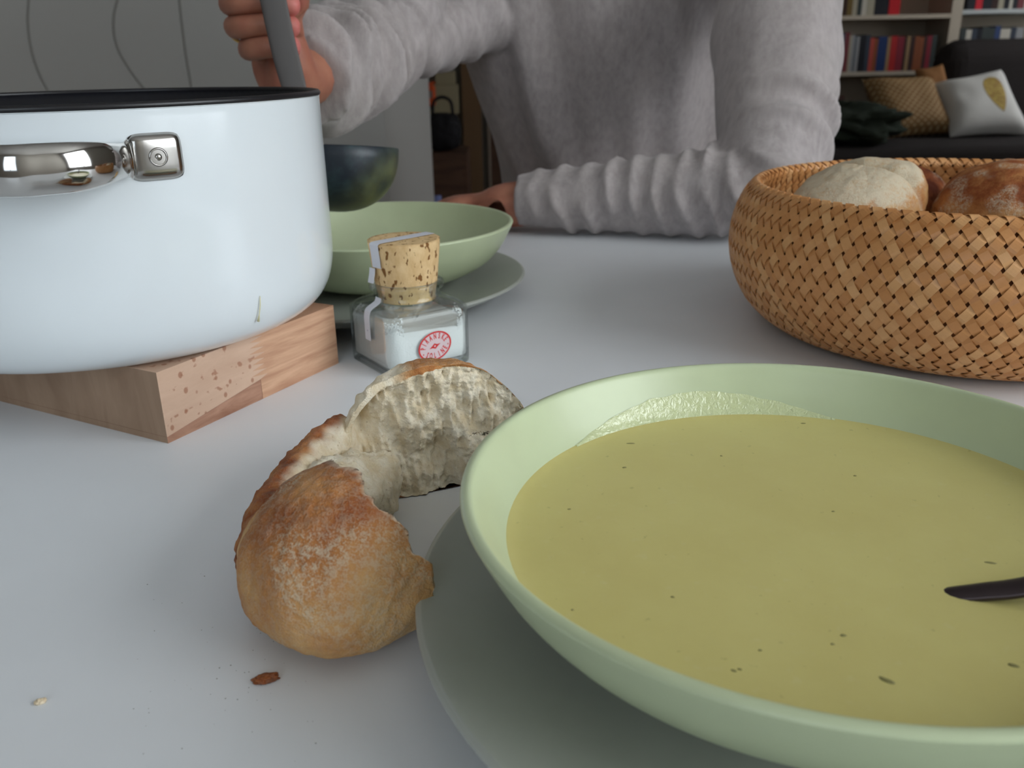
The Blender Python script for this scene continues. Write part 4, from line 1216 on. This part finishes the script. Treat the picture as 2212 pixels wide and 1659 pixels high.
# sweater: union of tubes, remeshed
sv = []; sf = []
def addpart(v, f):
    b = len(sv); sv.extend([tuple(q) for q in v]); sf.extend([tuple(i + b for i in p) for p in f])
def rtube(path, rads, ripple, nring=150, nseg=72, up=(0, 0, 1)):
    k = max(1, nring // (len(path) - 1)); P = crom(path, k); Rr = crom(rads, k); n = len(P)
    v, f = tube(P, [tuple(r) for r in Rr], nseg, up)
    s = [0.0]
    for a, b in zip(P, P[1:]): s.append(s[-1] + math.dist(a, b))
    out = []
    for i, p in enumerate(v):
        kk = i // nseg; a = 2 * math.pi * (i % nseg) / nseg; c_ = Vector(P[kk]); d_ = (p - c_)
        out.append(c_ + d_ * (1 + ripple(s[kk], s[-1], a) / max(1e-4, d_.length)))
    addpart(out, f)
def ridge(x, sharp=2.0): return ((1 + math.cos(x)) / 2) ** sharp
# torso
def rip_torso(s, S, a):
    fr = math.sin(a); sd = math.cos(a)
    r = .006 * noise.noise(Vector((sd * 3, s * 5, fr * 2))) + .011 * noise.noise(Vector((sd * 5.5 + s * 1.5, s * 2.2, fr + 5)))
    r += .010 * math.exp(-((s - .10) / .07) ** 2) * abs(math.sin(9 * s * 4 + sd * 3)) * .5
    # draped diagonal folds from the raised arm
    r += .007 * ridge(sd * 14 + s * 16 + 2 * noise.noise(Vector((s * 6, sd * 2, 1))), 1.6) * (.35 + .65 * sstep(-.1, .8, abs(sd))) * sstep(.18, .42, s)
    return r
rtube([(.175, 1.41, -.24), (.172, 1.40, -.12), (.165, 1.37, .02), (.150, 1.31, .16), (.135, 1.25, .29), (.128, 1.20, .39), (.125, 1.18, .445)],
      [(.185, .135), (.180, .132), (.176, .130), (.190, .132), (.200, .125), (.165, .095), (.075, .065)], rip_torso, 150, 120, up=(0, -1, 0))
# shoulders bridge
rtube([tuple(SH1 + Vector((-.005, 0, -.01))), (.128, 1.19, .40), tuple(SH2)], [(.060, .060), (.085, .07), (.066, .066)], lambda s, S, a: .002 * noise.noise(Vector((s * 20, a, 0))), 80, 60)
# left image sleeve, pushed up with bunched folds
C1 = W1 * .86 + EL1 * .14
def rip_s1(s, S, a):
    t = s / S
    k = sstep(.35, .8, t)
    ph = s * 2 * math.pi / .036 + 2.4 * math.sin(a + .6) + 3.0 * noise.noise(Vector((s * 12, math.cos(a), math.sin(a))))
    r = (.0030 + .0125 * k) * ridge(ph, 2.2) * (.55 + .6 * noise.noise(Vector((s * 25, math.cos(a) * 1.3, math.sin(a) * 1.3 + 4))) + .45)
    r += .007 * noise.noise(Vector((s * 9, math.cos(a) * 1.2, math.sin(a) * 1.2)))
    r += .010 * k * max(0, -math.sin(a)) * ridge(s * 2 * math.pi / .09 + 1, 1)
    return max(-.0025, r - .004)
rtube([tuple(SH1 + Vector((.03, .02, .0))), tuple(SH1 * .8 + EL1 * .2), tuple(SH1 * .45 + EL1 * .55 + Vector((-.004, 0, 0))), tuple(EL1 + Vector((.002, .0, .004))), tuple(EL1 * .55 + C1 * .45), tuple(C1 * .8 + EL1 * .2), tuple(C1)],
      [(.060, .060), (.058, .058), (.052, .053), (.046, .047), (.043, .043), (.041, .041), (.036, .037)], rip_s1, 240, 110)
rtube([tuple(EL1 + Vector((-.01, -.01, 0))), tuple(at(905, 92, 1.08)), tuple(at(960, 75, 1.14)), tuple(at(1030, 30, 1.19))], [(.040, .042), (.034, .036), (.036, .038), (.05, .05)], lambda s, S, a: .006 * ridge(s * 2 * math.pi / .045 + 2 * math.sin(a), 2) - .002, 90, 60)
# right image sleeve: upper arm + forearm lying on the table
CU = Vector((.012, .970, .034))
def rip_s2(s, S, a):
    t = s / S; up_a = S * .49
    r = .004 * noise.noise(Vector((s * 9, math.cos(a) * 1.4, math.sin(a) * 1.4)))
    k = sstep(.50, .62, t)
    ph = (s * 2 * math.pi / .0265) + 1.9 * math.cos(a + .2) + 2.6 * noise.noise(Vector((s * 10, math.cos(a) * .8, math.sin(a) * .8)))
    r += k * .0066 * ridge(ph, 2.4) * max(.1, .65 + 1.1 * noise.noise(Vector((s * 22, math.cos(a), math.sin(a) + 9)))) * (1 - .75 * sstep(.93, 1.0, t))
    # elbow creases on the inside
    e = math.exp(-((t - .50) / .07) ** 2)
    r += e * .015 * (ridge(s * 2 * math.pi / .038 + 1.6 * math.sin(a), 1.8) - .35) * max(0, -math.cos(a) * .6 + .5)
    r += .006 * ridge(s * 2 * math.pi / .13 + 2.2 * math.sin(a) + 1.5, 3) * sstep(.5, .3, t)
    return r - .002
pA = [tuple(SH2), tuple(SH2 * .6 + EL2 * .4 + Vector((.004, -.006, 0))), tuple(SH2 * .25 + EL2 * .75 + Vector((.004, -.004, 0))), tuple(EL2 + Vector((-.002, -.004, .010))), tuple(EL2 * .80 + CU * .2 + Vector((0, -.004, .0))), tuple(EL2 * .5 + CU * .5), tuple(EL2 * .22 + CU * .78), tuple(CU)]
rtube(pA, [(.066, .066), (.067, .066), (.062, .062), (.051, .048), (.049, .044), (.042, .039), (.035, .034), (.0285, .029)], rip_s2, 300, 120, up=(0, .3, 1))
me = bpy.data.meshes.new('sw'); me.from_pydata(sv, [], sf)
bm = bmesh.new(); bm.from_mesh(me); bmesh.ops.recalc_face_normals(bm, faces=bm.faces); bm.to_mesh(me); bm.free()
o = bpy.data.objects.new('sw', me); C.objects.link(o)
md = o.modifiers.new('r', 'REMESH'); md.mode = 'VOXEL'; md.voxel_size = .0036; md.use_smooth_shade = True
sm = o.modifiers.new('s', 'SMOOTH'); sm.factor = .5; sm.iterations = 2
me2 = evaluated(o); bpy.data.objects.remove(o)
for q in me2.vertices:
    if q.co.z < .0012 and q.co.y < TY1 + .02: q.co.z = .0012
sw = link('sweater', me2, m_sweat, person); sw.matrix_parent_inverse = Matrix.Translation(PO).inverted()
# trousers and shoes
tv = []; tf = []; sv, sf = tv, tf
def addpart(v, f):
    b = len(tv); tv.extend([tuple(q) for q in v]); tf.extend([tuple(i + b for i in p) for p in f])
for kx, fx in ((.05, .04), (.30, .30)):
    v, f = tube(crom([((.17 + kx) / 2, 1.42, -.22), (kx * .7 + .05, 1.2, -.225), (kx, 1.0, -.235), (kx, .95, -.28), (fx, .99, -.48), (fx, 1.03, -.66)], 8), [(.1 - .0007 * i, .088 - .0006 * i) for i in range(41)], 24); addpart(v, f)
v, f = tube([(.17, 1.30, -.21), (.17, 1.42, -.22), (.17, 1.5, -.2)], [(.12, .08), (.17, .085), (.12, .07)], 24); addpart(v, f)
me = bpy.data.meshes.new('tr'); me.from_pydata(tv, [], tf); bm = bmesh.new(); bm.from_mesh(me); bmesh.ops.recalc_face_normals(bm, faces=bm.faces); bm.to_mesh(me); bm.free()
o = bpy.data.objects.new('tr', me); C.objects.link(o); md = o.modifiers.new('r', 'REMESH'); md.mode = 'VOXEL'; md.voxel_size = .012; me2 = evaluated(o); bpy.data.objects.remove(o)
tr = link('trousers', me2, m_trouser, person); tr.matrix_parent_inverse = Matrix.Translation(PO).inverted()
for fx in (.04, .30):
    o = blob('shoe', (fx, .95, FZ + .045), (.048, .13, .045), m_bag, None, 2.6, 4, .03, 0, FZ + .001); rel(o, person)
# gold ring
v, f = tube([(.0116 * math.cos(t), .0116 * math.sin(t), 0) for t in np.linspace(0, 2 * math.pi, 33)], (.0014, .0008), 8, cap=False)
rg = mesh('finger_ring', v, f, m_ring); rel(rg, person)
_a = at(548, 56, .770); _b = at(504, 58, .742); rg.location = _a * .35 + _b * .65
rg.matrix_parent_inverse = Matrix.Translation(PO).inverted(); rg.rotation_euler = (_b - _a).to_track_quat('Z', 'Y').to_euler()
# chair
chair = empty('dining_chair', (.17, 1.45, FZ), 0, 'plain wooden chair the person sits on', 'chair')
box('seat', (-.22, -.22, .385), (.22, .24, .410), m_brown, chair, .006)
for x_ in (-.2, .16):
    box('leg', (x_, -.2, 0), (x_ + .04, -.16, .385), m_brown, chair); box('leg', (x_, .2, 0), (x_ + .04, .24, .385), m_brown, chair)
    box('back_post', (x_, .205, .405), (x_ + .04, .235, .86), m_brown, chair)
box('backrest', (-.2, .208, .68), (.2, .230, .86), m_brown, chair, .004)
# blue pen by the resting hand
pn = empty('blue_pen', (-.045, .955, .0062), 0, 'small blue pen at the fingertips of the hand resting on the table', 'pen')
a_ = at(1046, 441, 1.0); b_ = at(1068, 431, 1.005)
pn.location = a_
v, f = tube([(0, 0, 0), tuple(b_ - a_)], .0022, 10, up=(0, 1, 0)); mesh('pen_barrel', v, f, m_blue, pn)
